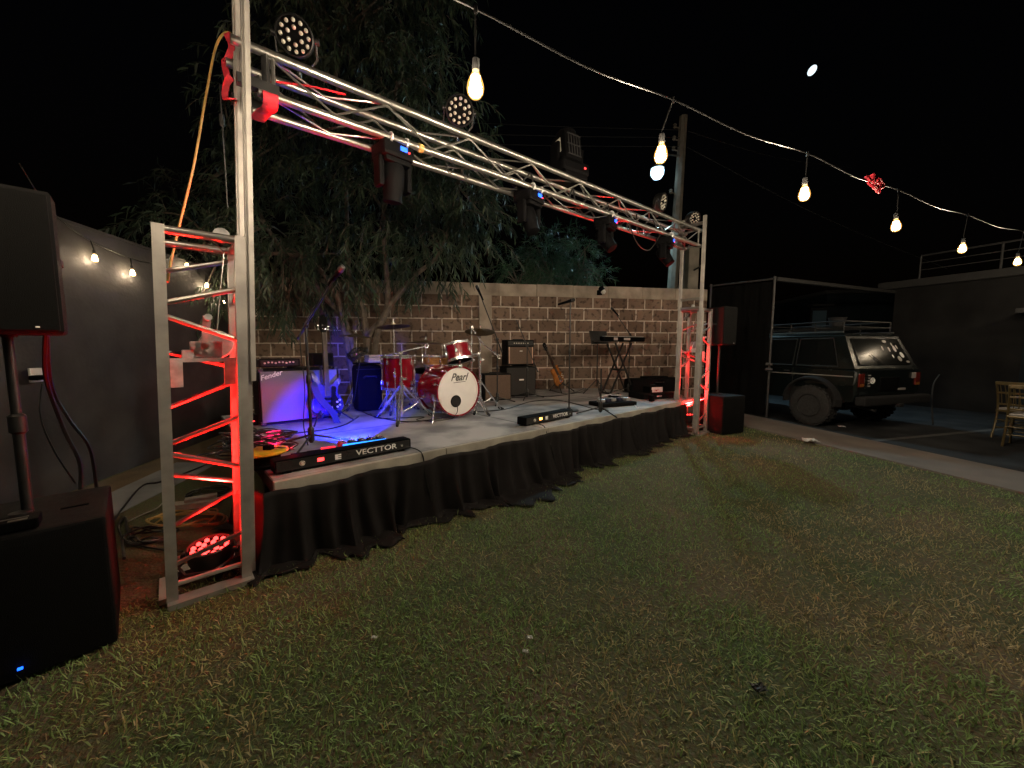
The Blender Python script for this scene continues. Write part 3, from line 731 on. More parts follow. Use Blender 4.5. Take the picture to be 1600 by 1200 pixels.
# red ratchet straps at the left mast, red twine and yellow tape
tp = lambda px, py, Y: at(px,py,Y=Y)
def band(name, label, pts, w, m, cat, side=None):
    b = MB(); pts = spline(pts, 6); vs = []
    for i, p in enumerate(pts):
        t = (pts[min(i+1,len(pts)-1)]-pts[max(i-1,0)]).normalized(); sd = (V(side) if side else V((1,0,0))); sd = (sd-t*sd.dot(t)).normalized(); nn = t.cross(sd)
        vs += [p-sd*w/2-nn*.003, p+sd*w/2-nn*.003, p+sd*w/2+nn*.003, p-sd*w/2+nn*.003]
    k = len(pts); b.add(vs, [(i*4+j,i*4+(j+1)%4,(i+1)*4+(j+1)%4,(i+1)*4+j) for i in range(k-1) for j in range(4)]+[(0,1,2,3),(k*4-4,k*4-3,k*4-2,k*4-1)])
    return tag(b.build(name, m), label, cat)
band('ratchet_strap', 'upper red strap twisted down the back of the left mast top', [tp(354,52,2.40),tp(362,72,2.38),tp(356,92,2.4),tp(351,99,2.42),tp(355,118,2.40),tp(359,127,2.38)], .035, 'redstrap', 'strap')
band('ratchet_strap', 'lower red strap loop wrapped around the left mast', [tp(361,120,2.36),tp(354,132,2.38),tp(352,153,2.40),tp(364,154,2.34)], .035, 'redstrap', 'strap')
q0, q1 = TP(.018,0,1), TP(.012,1,1)
band('ratchet_strap', 'red strap slung between the two lower chords at the truss end', [q0+V((0,0,.03)), q0-W*.03-V((0,0,.02)), q0+W*.02-V((0,0,.06)), (q0+q1)/2-V((0,0,.05)), q1-V((0,0,.05)), q1+W*.03+V((0,0,.0))], .075, 'redstrap', 'strap', axn)
cable('twine', 'thin pink twine tied between the truss chords near the left mast', [TP(.025,1,0)+V((0,0,-.02)), TP(.06,.6,.05), TP(.095,.15,.15)], .006, 'redstrap', cat='twine')
q = TP(.185,0,1); b = MB(); b.lathe([(.0252,-.02),(.031,-.015),(.03,.015),(.0252,.02)], q, axn, 14); tag(b.build('tape_wrap', 'ycable', None, True), 'yellow tape wrapped around the front lower truss chord', 'tape')
cable('power_cable', 'yellow cable drooping from the left mast top down into the tower', [tp(366,56,2.42),tp(352,51,2.44),tp(337,75,2.46),tp(322,150,2.47),tp(303,258,2.47),tp(281,350,2.45),tp(268,405,2.40),tp(262,440,2.34)], .0065, 'ycable', 10, 'cable')
b = MB(); p = tp(347,188,2.4); b.box(p, (.025,.02,.07), bev=.008); b.bar(p+V((0,0,.03)), p+V((0,0,.20)), .004); b.bar(p-V((0,0,.03)), p-V((0.0,0,.5)), .004)
tag(b.build('cable_connector', 'blackmetal'), 'dark cable connector hanging behind the left mast', 'connector')

# ================================================================== lamps on the truss
def par_can(label, loc, aim, r=.115, lit=False, group='round LED lamps on top of the truss', stand=.18):
    d = V(aim).normalized(); o = thing('par_light', label, 'stage light', loc, group=group)
    F = d.to_track_quat('-Y','Z').to_matrix().to_4x4()
    b = MB(F); b.lathe([(r*.55,.10),(r*.9,.09),(r*1.04,.05),(r*1.08,-.01),(r*1.08,-.028),(r*1.0,-.035),(r*.98,-.012)], (0,0,0), (0,1,0), 26)
    hs_ = b.build('housing', 'blackmetal', o, True)
    b = MB(F); b.lathe([(.001,-.013),(r*.98,-.013)], (0,0,0), (0,1,0), 26, caps=False); b.build('face_plate', 'black', o)
    k = 0
    for n_, rr in ((6,.42),(12,.78)):
        for i in range(n_):
            a_ = 2*math.pi*(i+.5*(n_ == 6))/n_
            b = MB(F); b.lathe([(r*.125,0),(r*.115,-.010),(r*.06,-.016),(r*.005,-.017)], (r*rr*math.cos(a_), -.013, r*rr*math.sin(a_)), (0,1,0), 10)
            b.build('lens', ('led_redhot' if lit else 'lens'), o, True)
    b = MB(F); pts = [(-r*1.12,.02,0),(-r*1.15,.03,-r*.9),(-r*.6,.04,-r*1.55),(r*.6,.04,-r*1.55),(r*1.15,.03,-r*.9),(r*1.12,.02,0)]
    b.tube(pts, .009, 6)
    for sx in (-1,1): b.lathe([(.02,0),(.02,.03),(.012,.032)], (sx*r*1.06,.02,0), (sx,0,0), 10)
    if stand: b.bar((0,.04,-r*1.55), (0,.04,-r*1.55-stand*.3), .012)
    b.build('yoke', 'blackmetal', o, True)
    return o
def t_at_px(px, bk, lo):
    best = None
    for i in range(801):
        t = i/800; p = TP(t,bk,lo); q = V((p.x,p.y,p.z-EYE)); d_ = q.y*_c-q.z*_s; e = abs(800+FOC*q.x/d_-px)
        if best is None or e < best[0]: best = (e,t)
    return best[1]
par_can('round LED stage lamp above the truss nearest the left mast', at(461,57,Y=2.72), (.35,-1,-.50), .105)
par_can('round LED stage lamp above the truss just under the first hanging bulb', at(718,173,Y=3.62), (.35,-1,-.6), .115)
par_can('round LED stage lamp above the truss in front of the concrete pole', at(1034,316,Y=5.72), (.88,-.75,-.25), .115)
par_can('dim round LED stage lamp at the right end of the truss', at(1084,342,Y=6.1), (.4,-1,-.25), .10)

def moving_head(label, px, hang, tilt, rz, display='led_blue'):
    t = t_at_px(px,0,1); p = TP(t,0,1)
    o = thing('moving_head_light', label, 'stage light', p, TH+R(rz), 'black moving head lamps hanging under the truss'); o.scale = (.86,.86,.86)
    z0 = -.045
    b = MB(); b.box((0,.10,z0-.03), (.27,.24,.13), bev=.03); b.box((0,.10,z0-.11), (.22,.20,.04), bev=.01); bs = b.build('base', 'black', o)
    b = MB(); b.box((.035,-.024,z0-.02), (.062,.008,.034), bev=.003); b.build('display', display, bs)
    b = MB(); b.box((.083,-.024,z0-.034), (.012,.008,.010)); b.build('indicator', 'led_red', bs)
    for x in (-.07,.07):
        b = MB()
        b.tube([V((x,.034*math.cos(a_),.034*math.sin(a_))) for a_ in np.linspace(-.6,4.6,10)], .010, 6); b.bar((x,.0,-.03), (x,.02,z0+.03), .009)
        b.build('clamp', 'winch', o, True)
    for sx in (-1,1):
        b = MB(); b.box((sx*.125,.10,z0-.20), (.045,.11,.24), bev=.02); b.build('yoke_arm', 'black', o)
    T = TR(0,.10,z0-.25) @ RX(tilt) @ Matrix.Scale(.84,4)
    b = MB(T); b.lathe([(.02,.17),(.085,.165),(.105,.12),(.108,.0),(.10,-.07),(.088,-.15),(.090,-.19),(.080,-.195)], (0,0,0), (0,0,1), 22)
    hd_ = b.build('head', 'black', o, True)
    b = MB(T); b.lathe([(.08,-.188),(.05,-.182),(.002,-.176)], (0,0,0), (0,0,1), 20, caps=False); b.build('lens', 'carglass', hd_, True)
    return o
moving_head('hanging moving head lamp nearest the left, large and almost hidden in the dark tree', 622, .1, 8, 4)
moving_head('hanging moving head lamp second from left under the truss middle', 838, .1, -22, 8)
moving_head('hanging moving head lamp tilted towards the right tower above the green bush', 958, .1, -38, 12)
moving_head('hanging moving head lamp beside the right tower with red lit rim', 1050, .1, -34, 14)

# upright moving beam lamp on top of the truss
tt = t_at_px(899,0,0); p = TP(tt,.5,0)
o = thing('beam_light', 'bulky upright black beam lamp with vented back standing on the truss', 'stage light', p+V((0,0,.03)), TH-R(8))
b = MB(); b.box((0,0,.08), (.36,.30,.12), bev=.03); b.box((0,0,.0), (.30,.30,.05), bev=.01); b.build('base', 'black', o)
b = MB(); b.box((.11,-.152,.085), (.02,.006,.014)); b.build('display', 'led_red', o)
for sx in (-1,1): MB().box((sx*.16,0,.21), (.04,.12,.22), bev=.018).build('yoke_arm', 'black', o)
T = TR(0,0,.27) @ RX(-8) @ Matrix.Scale(.86,4)
b = MB(T); b.box((0,0,.02), (.28,.25,.34), bev=.055); b.lathe([(.115,.0),(.12,.05),(.11,.06)], (0,0,.17), (0,0,1), 22); hb = b.build('head', 'black', o, True)
b = MB(T)
for i in range(5): b.box((-.085+i*.0425,-.125,.02), (.010,.012,.25))
for i in range(3): b.box((0,-.126,-.10+i*.12), (.2,.012,.012))
b.build('vent_grille', 'flare', hb)
b = MB(T); b.box((-.141,0,.03), (.006,.10,.16)); b.build('side_label', 'lens', hb)
# cable runs dressed along the truss
r_ = random.Random(2)
pts = []
for i in range(46):
    t = .30+.68*i/45; pts.append(TP(t, .45+.25*math.sin(i*.9), .55+.35*math.sin(i*1.7+1))+V((0,0,-.04*r_.random())))
cable('power_cable', 'long black cable woven inside the truss from lamp to lamp', pts, .008, 'cable', 4)
for i, (ta, tb_, sag, lab) in enumerate([(.42,.60,.10,'black cable loop drooping under the truss middle'),(.66,.80,.26,'black cable drooping between the two right hand hanging lamps'),(.83,.955,.12,'short black cable drooping to the right end lamp')]):
    p, q = TP(ta,0,1), TP(tb_,0,1); cable('signal_cable', lab, [p, p*.7+q*.3-V((0,0,sag*.9)), p*.35+q*.65-V((0,0,sag)), q], .006, 'cable', 8)
for i, px in enumerate((705,730,985,1000,1012)):
    t = t_at_px(px,0,1); p = TP(t,.1,1)
    b = MB(); b.tube([p+V((0,0,.03))+axn*.03*math.cos(a_)+V((0,0,-.06+.07*math.sin(a_))) for a_ in np.linspace(0,5.9,14)], .005, 5)
    tag(b.build('cable_tie', 'cable', None, True), ['black cable loop hanging on the lower chord left of the second moving head','small black cable loop beside its twin on the lower truss chord','leftmost of three black cable loops near the right truss end','middle of three black cable loops near the right truss end','rightmost of three black cable loops near the right truss end'][i], 'cable', 'black cable loops on the lower truss chord')
# lit red par cans at the tower feet
par_can('lit red LED floor lamp inside the near left tower', at(329,858,Y=2.17), (.04,-.12,1.0), .105, True, 'red floor lamps in the tower feet', 0)
par_can('lit red LED floor lamp inside the far right tower', FRR+U*.14+W*.17+V((0,0,.26)), (-.05,.08,1.0), .105, True, 'red floor lamps in the tower feet', 0)
# ================================================================== instruments and gear on the stage
def prop(name, label, cat, p, rot=0., group=None, z=None):
    return thing(name, label, cat, (p.x,p.y,ZS if z is None else z), TH+R(rot), group)
def sg(px, py): return at(px, py, z=ZS)
def mic_mesh(T, r=.024):
    b = MB(T); b.lathe([(.010,-.17),(.012,-.165),(.019,-.02),(.020,0),(.0235,.005),(.0235,.012)], (0,0,0), (0,0,1), 14)
    g = MB(T); g.lathe([(.0235,.013),(r,.025),(r,.04),(r*.75,.058),(.004,.064)], (0,0,0), (0,0,1), 14)
    return b, g
def micstand(label, p, h, rot, tip=None, tail=.28, base='tripod', mic=True, r=.010, mat_='blackmetal', micmat='blackmetal', cordpts=None):
    """straight pole; optional boom towards tip (world); local frame unrotated in z apart from rot"""
    o = thing('mic_stand', label, 'microphone stand', (p.x,p.y,ZS), R(rot))
    b = MB(); b.bar((0,0,.03), (0,0,h), r, 10); b.lathe([(.012,0),(.018,.01),(.018,.07),(.012,.08)], (0,0,h*.52), (0,0,1), 12); b.build('pole', mat_, o, True)
    if base == 'tripod':
        b = MB()
        for i in range(3):
            a = 2*math.pi*i/3+.3; e = V((.30*math.cos(a), .30*math.sin(a), .012))
            MB().bar((0,0,.10), e, .009, 8).build('leg', mat_, o, True)
        b.lathe([(.012,.03),(.026,.05),(.026,.15),(.012,.17)], (0,0,0), (0,0,1), 12); b.build('hub', mat_, o, True)
    else:
        MB().lathe([(.13,0),(.13,.012),(.12,.022),(.03,.03),(.018,.05)], (0,0,0), (0,0,1), 26).build('base', mat_, o, True)
    inv = wm(o).inverted()
    top = V((0,0,h))
    if tip is not None:
        e = inv @ tip; d = (e-top).normalized()
        b = MB(); b.bar(top-d*tail, e-d*.10, .0075, 8); b.bar(top-d*tail, top-d*(tail-.16), .011, 8); b.lathe([(.02,-.02),(.02,.02)], top, (1,0,0), 12); b.bar(top-d*tail, top-d*(tail+.01), .014)
        b.build('boom', mat_, o, True)
    else: e, d = top, V((.2,-.95,.25)).normalized()
    if mic:
        md = (d + V((0,0,-.15))).normalized() if tip is not None else d
        F = Matrix.Translation(e) @ md.to_track_quat('Z','Y').to_matrix().to_4x4()
        a, g = mic_mesh(F); m_ = a.build('microphone', 'black', o, True); g.build('mic_grille', micmat, m_, True)
        if cordpts is not None:
            pts = [inv @ q if isinstance(q, V) else q for q in cordpts]
            MB().tube(spline([e-md*.17]+pts, 8), .0045, 6).build('mic_cord', 'cable', o, True)
    return o

# ---- bass amplifier with silver grille, head on top
p = sg(407,667); TA = 1.5
amp = thing('amp_cabinet', 'large guitar amp with silver grille glowing blue and pink at stage left', 'amplifier', (p.x,p.y,ZS), TH+R(TA))
w, h, dp = .82, .595, .30
b = MB(); b.box((w/2,dp/2+.012,h/2+.012), (w,dp,h), bev=.02); b.build('cabinet', 'tolex', amp)
b = MB(); b.box((w/2,.002,h/2+.012), (w-.045,.02,h-.05), bev=.004); gr = b.build('grille', 'silvgrille', amp)
lettering('Fender', .075, TR(.12,-.010,h-.055) @ RY(-16), 'logo', amp, 'logo_script', shear=.35, bold=.001)
b = MB(); b.box((w/2,dp/2,h+.02), (.2,.03,.02), bev=.008); b.build('carry_handle', 'rubber', amp)
for x in (.03,w-.03):
    for z in (.025,h): MB().box((x,.01,z), (.05,.035,.045), bev=.01).build('corner_guard', 'blackmetal', amp)
am2 = thing('guitar_amplifier', 'black amp control head with a row of knobs on the silver amp', 'amplifier', (p.x,p.y,ZS+h+.032), TH+R(TA))
b = MB(); b.box((.22,.16,.045), (.40,.26,.088), bev=.012); b.build('case', 'tolex', am2)
b = MB(); b.box((.22,.026,.045), (.36,.012,.062), bev=.003); pn = b.build('panel', 'flare', am2)
for i in range(9): MB().lathe([(.010,0),(.009,.014),(.004,.015)], (.075+i*.034,.020,.045+(.008 if i % 3 else 0)), (0,-1,0), 10).build('knob', 'lens', pn, True)
am3 = thing('tuner_box', 'small plain dark box on the right end of the silver amp', 'box', (p.x+.56*math.cos(TH+R(TA)),p.y+.56*math.sin(TH+R(TA)),ZS+h+.032), TH+R(TA))
b = MB(); b.box((.10,.15,.075), (.24,.26,.15), bev=.014); b.build('case', 'tolex', am3)
b = MB(); b.box((.10,.016,.075), (.2,.01,.115), bev=.003); b.build('panel', 'hard', am3)

# ---- guitars
def guitar(label, p, rot, lean, outline, blen, neck_l, scale, bodym, headpts, npeg, pick=None, z0=.17, roll=0., strap=False):
    o = thing('electric_guitar', label, 'guitar', (p.x,p.y,ZS), TH+R(rot))
    T = TR(0,.06,z0) @ RX(-lean) @ RY(roll)
    pts = [(v.x*scale, v.y*scale) for v in spline(outline, 6, True)]
    b = MB(T); b.prism(pts, -.020, .022, inset=.06); bd = b.build('body', bodym, o, True)
    zt = blen*scale; nl = neck_l
    b = MB(T); b.add([(-.028,-.030,zt*.62),(.028,-.030,zt*.62),(.021,-.030,zt+nl),(-.021,-.030,zt+nl),(-.028,.0,zt*.62),(.028,.0,zt*.62),(.021,-.008,zt+nl),(-.021,-.008,zt+nl)],
        [(0,1,2,3),(4,7,6,5),(0,4,5,1),(1,5,6,2),(2,6,7,3),(3,7,4,0)]); nk = b.build('neck', 'fretb', o)
    b = MB(T)
    for i in range(16): b.box((0,-.0312,zt*.62+(nl+zt*.38)*(1-.5**(i/12))*1.2+.0), (.05-.0006*i,.002,.0035))
    b.build('frets', 'steel', nk)
    b = MB(T); b.prism([(x*scale, zt+nl+z*scale) for x, z in headpts], -.022, -.006); hs_ = b.build('headstock', 'black', o)
    for i in range(npeg):
        s_ = 1 if i % 2 else -1; zz = zt+nl+(.04+.035*(i//2))*scale
        b = MB(T); b.lathe([(.008,0),(.007,.012),(.002,.013)], (s_*.016,-.022,zz), (0,-1,0), 10); b.bar((s_*.016,-.014,zz), (s_*.052,-.014,zz), .003); b.box((s_*.056,-.014,zz), (.016,.008,.02), bev=.003); b.build('tuning_peg', 'chrome', hs_, True)
    b = MB(T); b.box((0,-.030,zt*.20), (.085,.018,.045), bev=.004); b.build('bridge', 'chrome', o)
    for zz in (.36,.52): MB(T).box((0,-.027,zt*zz), (.085,.014,.032), bev=.004).build('pickup', 'chrome' if pick is None else 'black', o)
    for i in range(4): MB(T).lathe([(.012,0),(.011,.012),(.004,.013)], ((.10+.028*(i%2))*scale,-.022,(.08+.055*(i//2)+.02*(i%2))*scale), (0,-1,0), 10).build('knob', 'lens', o, True)
    b = MB(T)
    for i in range(4): x = -.018+.012*i; b.bar((x,-.037,zt*.2), (x*.8,-.034,zt+nl+.02), .0009, 3)
    b.build('strings', 'steel', o)
    if pick:
        b = MB(T); b.prism([(v.x*scale, v.y*scale) for v in spline(pick, 6, True)], -.0235, -.020); b.build('pickguard', 'hard', o)
    if strap:
        path = spline([(-.11,-.03,zt*1.02),(-.15,-.05,zt*.95),(-.12,-.07,zt*.62),(-.05,-.085,zt*.30),(.02,-.09,zt*.02),(.05,-.10,-.10),(.10,-.13,-.165)], 8); b = MB(T); vs = []
        for i, q in enumerate(path):
            t = (path[min(i+1,len(path)-1)]-path[max(0,i-1)]).normalized(); s_ = V((0,-1,0)).cross(t).normalized(); s_ = V((s_.x,s_.y-.15,s_.z)).normalized()
            vs += [q-s_*.033, q+s_*.033, q+s_*.033+V((0,.004,0)), q-s_*.033+V((0,.004,0))]
        k = len(path); b.add(vs, [(i*4+j,i*4+(j+1)%4,(i+1)*4+(j+1)%4,(i+1)*4+j) for i in range(k-1) for j in range(4)]); b.build('shoulder_strap', 'strap', o, True)
    return o
def guitar_stand(label, p, rot, h=.55, zc=.15):
    o = thing('guitar_stand', label, 'guitar stand', (p.x,p.y,ZS), TH+R(rot))
    b = MB(); b.bar((0,.14,.16), (0,.20,h), .011, 8); b.build('column', 'blackmetal', o, True)
    for e in ((-.22,-.10,.012),(.22,-.10,.012),(0,.32,.012)): MB().tube([(0,.14,.20),(e[0]*.55,.14+(e[1]-.14)*.55,.11),e], .010, 8).build('leg', 'blackmetal', o, True)
    b = MB(); b.tube([(-.10,-.04,zc+.05),(-.10,-.01,zc),(-.09,.13,zc),(.09,.13,zc),(.10,-.01,zc),(.10,-.04,zc+.05)], .010, 8); b.build('cradle', 'rubber', o, True)
    b = MB(); b.tube([(-.06,.06,h),(-.05,.17,h),(.05,.17,h),(.06,.06,h)], .009, 8); b.build('neck_yoke', 'rubber', o, True)
    return o
bass_out = [(0,0),(.12,.015),(.178,.08),(.165,.17),(.125,.235),(.135,.31),(.165,.37),(.145,.415),(.105,.385),(.06,.34),(.0,.33),(-.06,.34),(-.095,.41),(-.135,.475),(-.165,.46),(-.155,.39),(-.128,.31),(-.122,.24),(-.165,.16),(-.175,.07),(-.11,.015)]
sp_out = [(0,0),(.11,.012),(.165,.08),(.155,.165),(.115,.225),(.12,.285),(.14,.335),(.115,.36),(.07,.335),(.04,.325),(-.03,.365),(-.10,.38),(-.135,.34),(-.118,.25),(-.155,.17),(-.165,.08),(-.11,.012)]
gp = sg(517,661)
guitar('violet bass guitar with dark strap on a stand before the silver amp', gp, 8, 8, bass_out, .335, .59, 1.0, 'bassbody', [(-.022,0),(.022,0),(.045,.05),(.040,.17),(.015,.205),(-.03,.19),(-.045,.06)], 4, [(.02,.05),(.10,.06),(.13,.13),(.09,.22),(.10,.30),(.05,.31),(.04,.2)], .09, 2.5, True)
guitar_stand('black guitar stand holding the violet bass', gp, 8, .62, .075)
lpp = sg(872,612); lpp = V((.98,7.25,0))
guitar('small sunburst single cut guitar leaning on a stand by the block wall', lpp, 8, 10, sp_out, .33, .40, .98, 'burst', [(-.02,0),(.02,0),(.04,.04),(.045,.15),(0,.16),(-.045,.15),(-.04,.04)], 6, None, .16, -28)
guitar_stand('black guitar stand holding the sunburst guitar', lpp, 8, .50)

# ---- drum kit
def drum(name, label, c, axis, rad, depth, shellm, lugs=8, front=None, hoopm='chrome', up=(0,0,1), group=None):
    """axis points out of the front (top) head; c is the centre of that head"""
    o = thing(name, label, 'drum', c, 0, group); z = V(axis).normalized(); x = z.cross(V(up)); x = x.normalized() if x.length > .1 else V((1,0,0)); y = z.cross(x)
    F = Matrix((x.to_4d(), y.to_4d(), z.to_4d(), V((0,0,0,1)))).transposed()
    for i in range(3): F[3][i] = 0
    F[3][3] = 1
    b = MB(F); b.lathe([(rad,-.012),(rad*1.004,-depth*.5),(rad,-depth+.012)], (0,0,0), (0,0,1), 40, caps=False); b.build('shell', shellm, o, True)
    for k, zz in enumerate((-.004,-depth+.004)):
        b = MB(F); w = .020
        b.lathe([(rad+.003,-w),(rad+.014,-w),(rad+.014,w*.55),(rad+.004,w*.55),(rad-.004,w*.25)], (0,0,zz), (0,0,1 if k == 0 else -1), 40, caps=False); b.build('hoop', hoopm, o, True)
    for k, zz in enumerate((0,-depth)):
        b = MB(F); b.lathe([(.0005,0),(rad*.8,0),(rad,-.004)], (0,0,zz), (0,0,1 if k == 0 else -1), 40, caps=False); b.build('drum_head', 'head' if (k == 0 and front is None) or front == 'white' else 'hard', o, True)
    for i in range(lugs):
        a = 2*math.pi*(i+.5)/lugs; q = V((math.cos(a),math.sin(a),0))
        b = MB(F)
        for zz in ((-.075,-depth+.075) if depth > .25 else (-depth/2,)): b.box(q*(rad+.012)+V((0,0,zz)), (.024,.024,.05), Matrix.Rotation(a,3,'Z'), .006)
        b.bar(q*(rad+.017)+V((0,0,.012)), q*(rad+.017)+V((0,0,-.08)), .004, 6)
        if depth > .25: b.bar(q*(rad+.017)+V((0,0,-depth-.012)), q*(rad+.017)+V((0,0,-depth+.08)), .004, 6)
        b.box(q*(rad+.014)+V((0,0,.008)), (.022,.016,.014), Matrix.Rotation(a,3,'Z'), .003)
        b.build('lug', 'chrome', o, True)
    return o, F
nb = V((.665,-.747,0))
bc = at(717,613,Y=4.52)
bc.z = ZS+.325
bd, F = drum('bass_drum', 'big red lacquer bass drum with white head facing the lawn', bc, nb, .285, .45, 'redlac', 10, 'white', 'redlac')
# F columns: x, y (down/up), z = facing. lettering frame: -y of the text faces nb
TL = Matrix.Rotation(math.atan2(nb.y, nb.x)+R(90), 4, 'Z')
lettering('Pearl', .125, TL @ TR(0,-.003,.165), 'logoblk', bd, 'logo_script', shear=.42, bold=.0015, wide=.9, ext=.0006)
b = MB(TL); b.box((.01,-.0035,.108), (.17,.001,.006), RY(-3).to_3x3()); b.build('logo_underline', 'logoblk', bd)
b = MB(TL); b.lathe([(.0005,.003),(.064,.003)], (-.045,0,-.115), (0,-1,0), 26, caps=False); b.build('port_hole', 'logoblk', bd)
b = MB(TL); b.torus((-.045,-.003,-.115), (0,1,0), .066, .006, 28, 6); b.build('port_ring', 'black', bd, True)
b = MB(TL); b.torus((0,-.001,0), (0,1,0), .262, .0025, 40, 4); b.build('dampening_ring', 'head', bd, True)
for sx in (-1,1):
    b = MB(TL); b.bar((sx*.27,.08,-.07), (sx*.39,-.05,-.318), .009, 8); b.box((sx*.275,.085,-.06), (.05,.05,.07), bev=.01); b.lathe([(.014,0),(.014,.03),(.004,.034)], (sx*.385,-.045,-.30), (sx*.3,-.3,-.9), 10); b.build('spur', 'chrome', bd, True)
b = MB(TL); b.box((0,-.02,.30), (.05,.05,.03), bev=.006); b.build('hoop_clamp', 'chrome', bd)
q = TL @ V((-.045,-.01,-.13)) + bc
cable('mic_cable', 'black cable running out of the bass drum port to the stage floor', [q, q+V((.02,-.03,-.08)), V((q.x+.0,q.y-.06,ZS+.06)), V((q.x-.06,q.y-.02,ZS+.008)), V((q.x-.25,q.y-.18,ZS+.007)), V((q.x-.45,q.y-.10,ZS+.007)), V((q.x-.42,q.y+.10,ZS+.007)), V((q.x-.9,q.y+.0,ZS+.007)), V((q.x-1.15,q.y+.35,ZS+.007))], .005)
ft_c = at(622,556,Y=4.72)
ft, F2 = drum('floor_tom', 'red floor tom with chrome legs at the left of the drum kit', ft_c, (.02,-.02,1), .185, .40, 'redlac', 8, up=(0,1,0))
for a in (.6,2.7,4.8):
    q = V((math.cos(a),math.sin(a),0)); hh = ft_c.z-ZS
    b = MB(); b.tube([q*.205+V((0,0,-.14)), q*.205+V((0,0,-hh+.18)), q*.27+V((0,0,-hh+.06)), q*.27+V((0,0,-hh+.01))], .0065, 8); b.box(q*.20+V((0,0,-.22)), (.03,.03,.06), bev=.006); b.build('leg', 'chrome', ft, True)
rt_c = at(714,538,Y=4.86)
rt, F3 = drum('rack_tom', 'small red rack tom tilted above the bass drum', rt_c, (-.22,.20,.95), .152, .215, 'redlac', 6, up=(0,1,0))
b = MB(); b.bar((.05,.05,-.14), (.26,.18,-.12), .012, 8); b.bar((.26,.18,-.12), (.27,.19,-.42), .014, 8); b.box((.26,.18,-.13), (.05,.05,.06), bev=.012); b.bar((.04,-.04,-.20), (-.04,.06,-.52), .012); b.build('mount_arm', 'chrome', rt, True)
sn_c = at(683,556,Y=5.15)
sn, F4 = drum('snare_drum', 'amber wooden snare drum with chrome hoops behind the bass drum', sn_c, (.02,.04,1), .178, .14, 'snarew', 8, up=(0,1,0))
so_ = thing('snare_stand', 'chrome snare stand under the amber snare', 'drum stand', (sn_c.x,sn_c.y,ZS))
b = MB(); hh = sn_c.z-ZS-.15; b.bar((0,0,.12), (0,0,hh-.03), .014, 10); b.build('column', 'chrome', so_, True)
for i in range(3):
    a = 2.1*i+.4; q = V((math.cos(a),math.sin(a),0)); MB().bar((0,0,.22), q*.24+V((0,0,.012)), .009).build('leg', 'chrome', so_, True); MB().tube([V((0,0,hh-.04)), q*.17+V((0,0,hh-.02)), q*.185+V((0,0,hh+.03))], .007).build('basket_arm', 'chrome', so_, True)
def cymbal(label, c, r, tilt, group='cymbals of the drum kit'):
    o = thing('cymbal', label, 'cymbal', c, 0, group); z = V(tilt).normalized()
    b = MB(); b.lathe([(.006,.024),(r*.12,.022),(r*.2,.008),(r*.55,-.004),(r,-.022),(r,-.0235),(r*.55,-.006),(r*.2,.006),(r*.12,.019),(.006,.021)], (0,0,0), z, 36, caps=False); b.build('plate', 'cymbal', o, True)
    b = MB(); b.lathe([(.012,.02),(.018,.026),(.018,.042),(.008,.046),(.007,.075),(.004,.078)], (0,0,0), z, 12); b.build('wing_nut', 'chrome', o, True)
    return o
def cstand(label, p, topz, boom=None, legr=.30, legz=.42, rot=0, double=True, r=.0125):
    o = thing('cymbal_stand', label, 'drum stand', (p.x,p.y,ZS), R(rot))
    inv = wm(o).inverted(); h = topz-ZS
    b = MB(); b.bar((0,0,.06), (0,0,h*.62), r, 12); b.bar((0,0,h*.55), (0,0,h), r*.72, 10)
    for z in (h*.62,h*.42): b.lathe([(r*1.0,-.03),(r*1.7,-.028),(r*1.7,.028),(r,.03)], (0,0,z), (0,0,1), 14)
    b.box((.03,0,h*.62), (.05,.015,.03), bev=.005); b.build('column', 'chrome', o, True)
    for i in range(3):
        a = 2*math.pi*i/3+.35; q = V((math.cos(a),math.sin(a),0)); t_ = V((-q.y,q.x,0))
        b = MB()
        for s_ in ((-1,1) if double else (0,)): b.bar(t_*.014*s_+q*.02+V((0,0,legz)), t_*.014*s_+q*legr+V((0,0,.02)), .0085, 8)
        b.bar(q*.02+V((0,0,.10)), q*(legr*.55)+V((0,0,legz*.46)), .007, 8)
        lg = b.build('leg', 'chrome', o, True)
        b = MB(); b.bar(q*(legr-.03)+V((0,0,.04)), q*(legr+.04)+V((0,0,.012)), .018, 10, .015); b.build('rubber_foot', 'rubber', lg, True)
    b = MB(); b.lathe([(r,-.03),(r*2,-.026),(r*2,.026),(r,.03)], (0,0,legz), (0,0,1), 14); b.lathe([(r,-.02),(r*1.8,-.018),(r*1.8,.018),(r,.02)], (0,0,.10), (0,0,1), 14); b.build('collar', 'chrome', o, True)
    if boom:
        e0, e1 = inv @ boom[0], inv @ boom[1]; top = V((0,0,h))
        b = MB(); b.bar(e0, e1, .0085, 10); b.bar(top, e0+(e1-e0)*.3, .0085, 8); b.lathe([(.022,-.016),(.022,.016)], top, (0,1,0), 14); b.lathe([(.012,-.03),(.017,-.028),(.017,.0),(.012,.002)], e0+(e1-e0)*.86, (e1-e0), 12)
        b.torus(e1+(e1-e0).normalized()*.018, (.02,1,.0), .022, .006, 16, 6); b.build('boom_arm', 'chrome', o, True)
    return o
sp = at(627,655,z=ZS); sp = V((-1.27,4.40,0))
ztop = at(629,552,Y=4.40).z
cstand('chrome cymbal stand with long slanting boom in front of the floor tom', sp, ztop, (at(600,556,Y=4.38), at(664,541,Y=4.46)), .36, .40, 18)
def ccs(lab, lab2, px, py, Y, r, tilt, legr=.28):
    c = at(px,py,Y=Y); cymbal(lab, c, r, tilt); cstand(lab2, c, c.z+.03, None, legr, .38, px % 50, True, .011)
ccs('thin bronze crash cymbal edge on above the black bag', 'chrome stand under the leftmost cymbal behind the black bag', 556, 524, 5.35, .24, (.06,-.02,1))
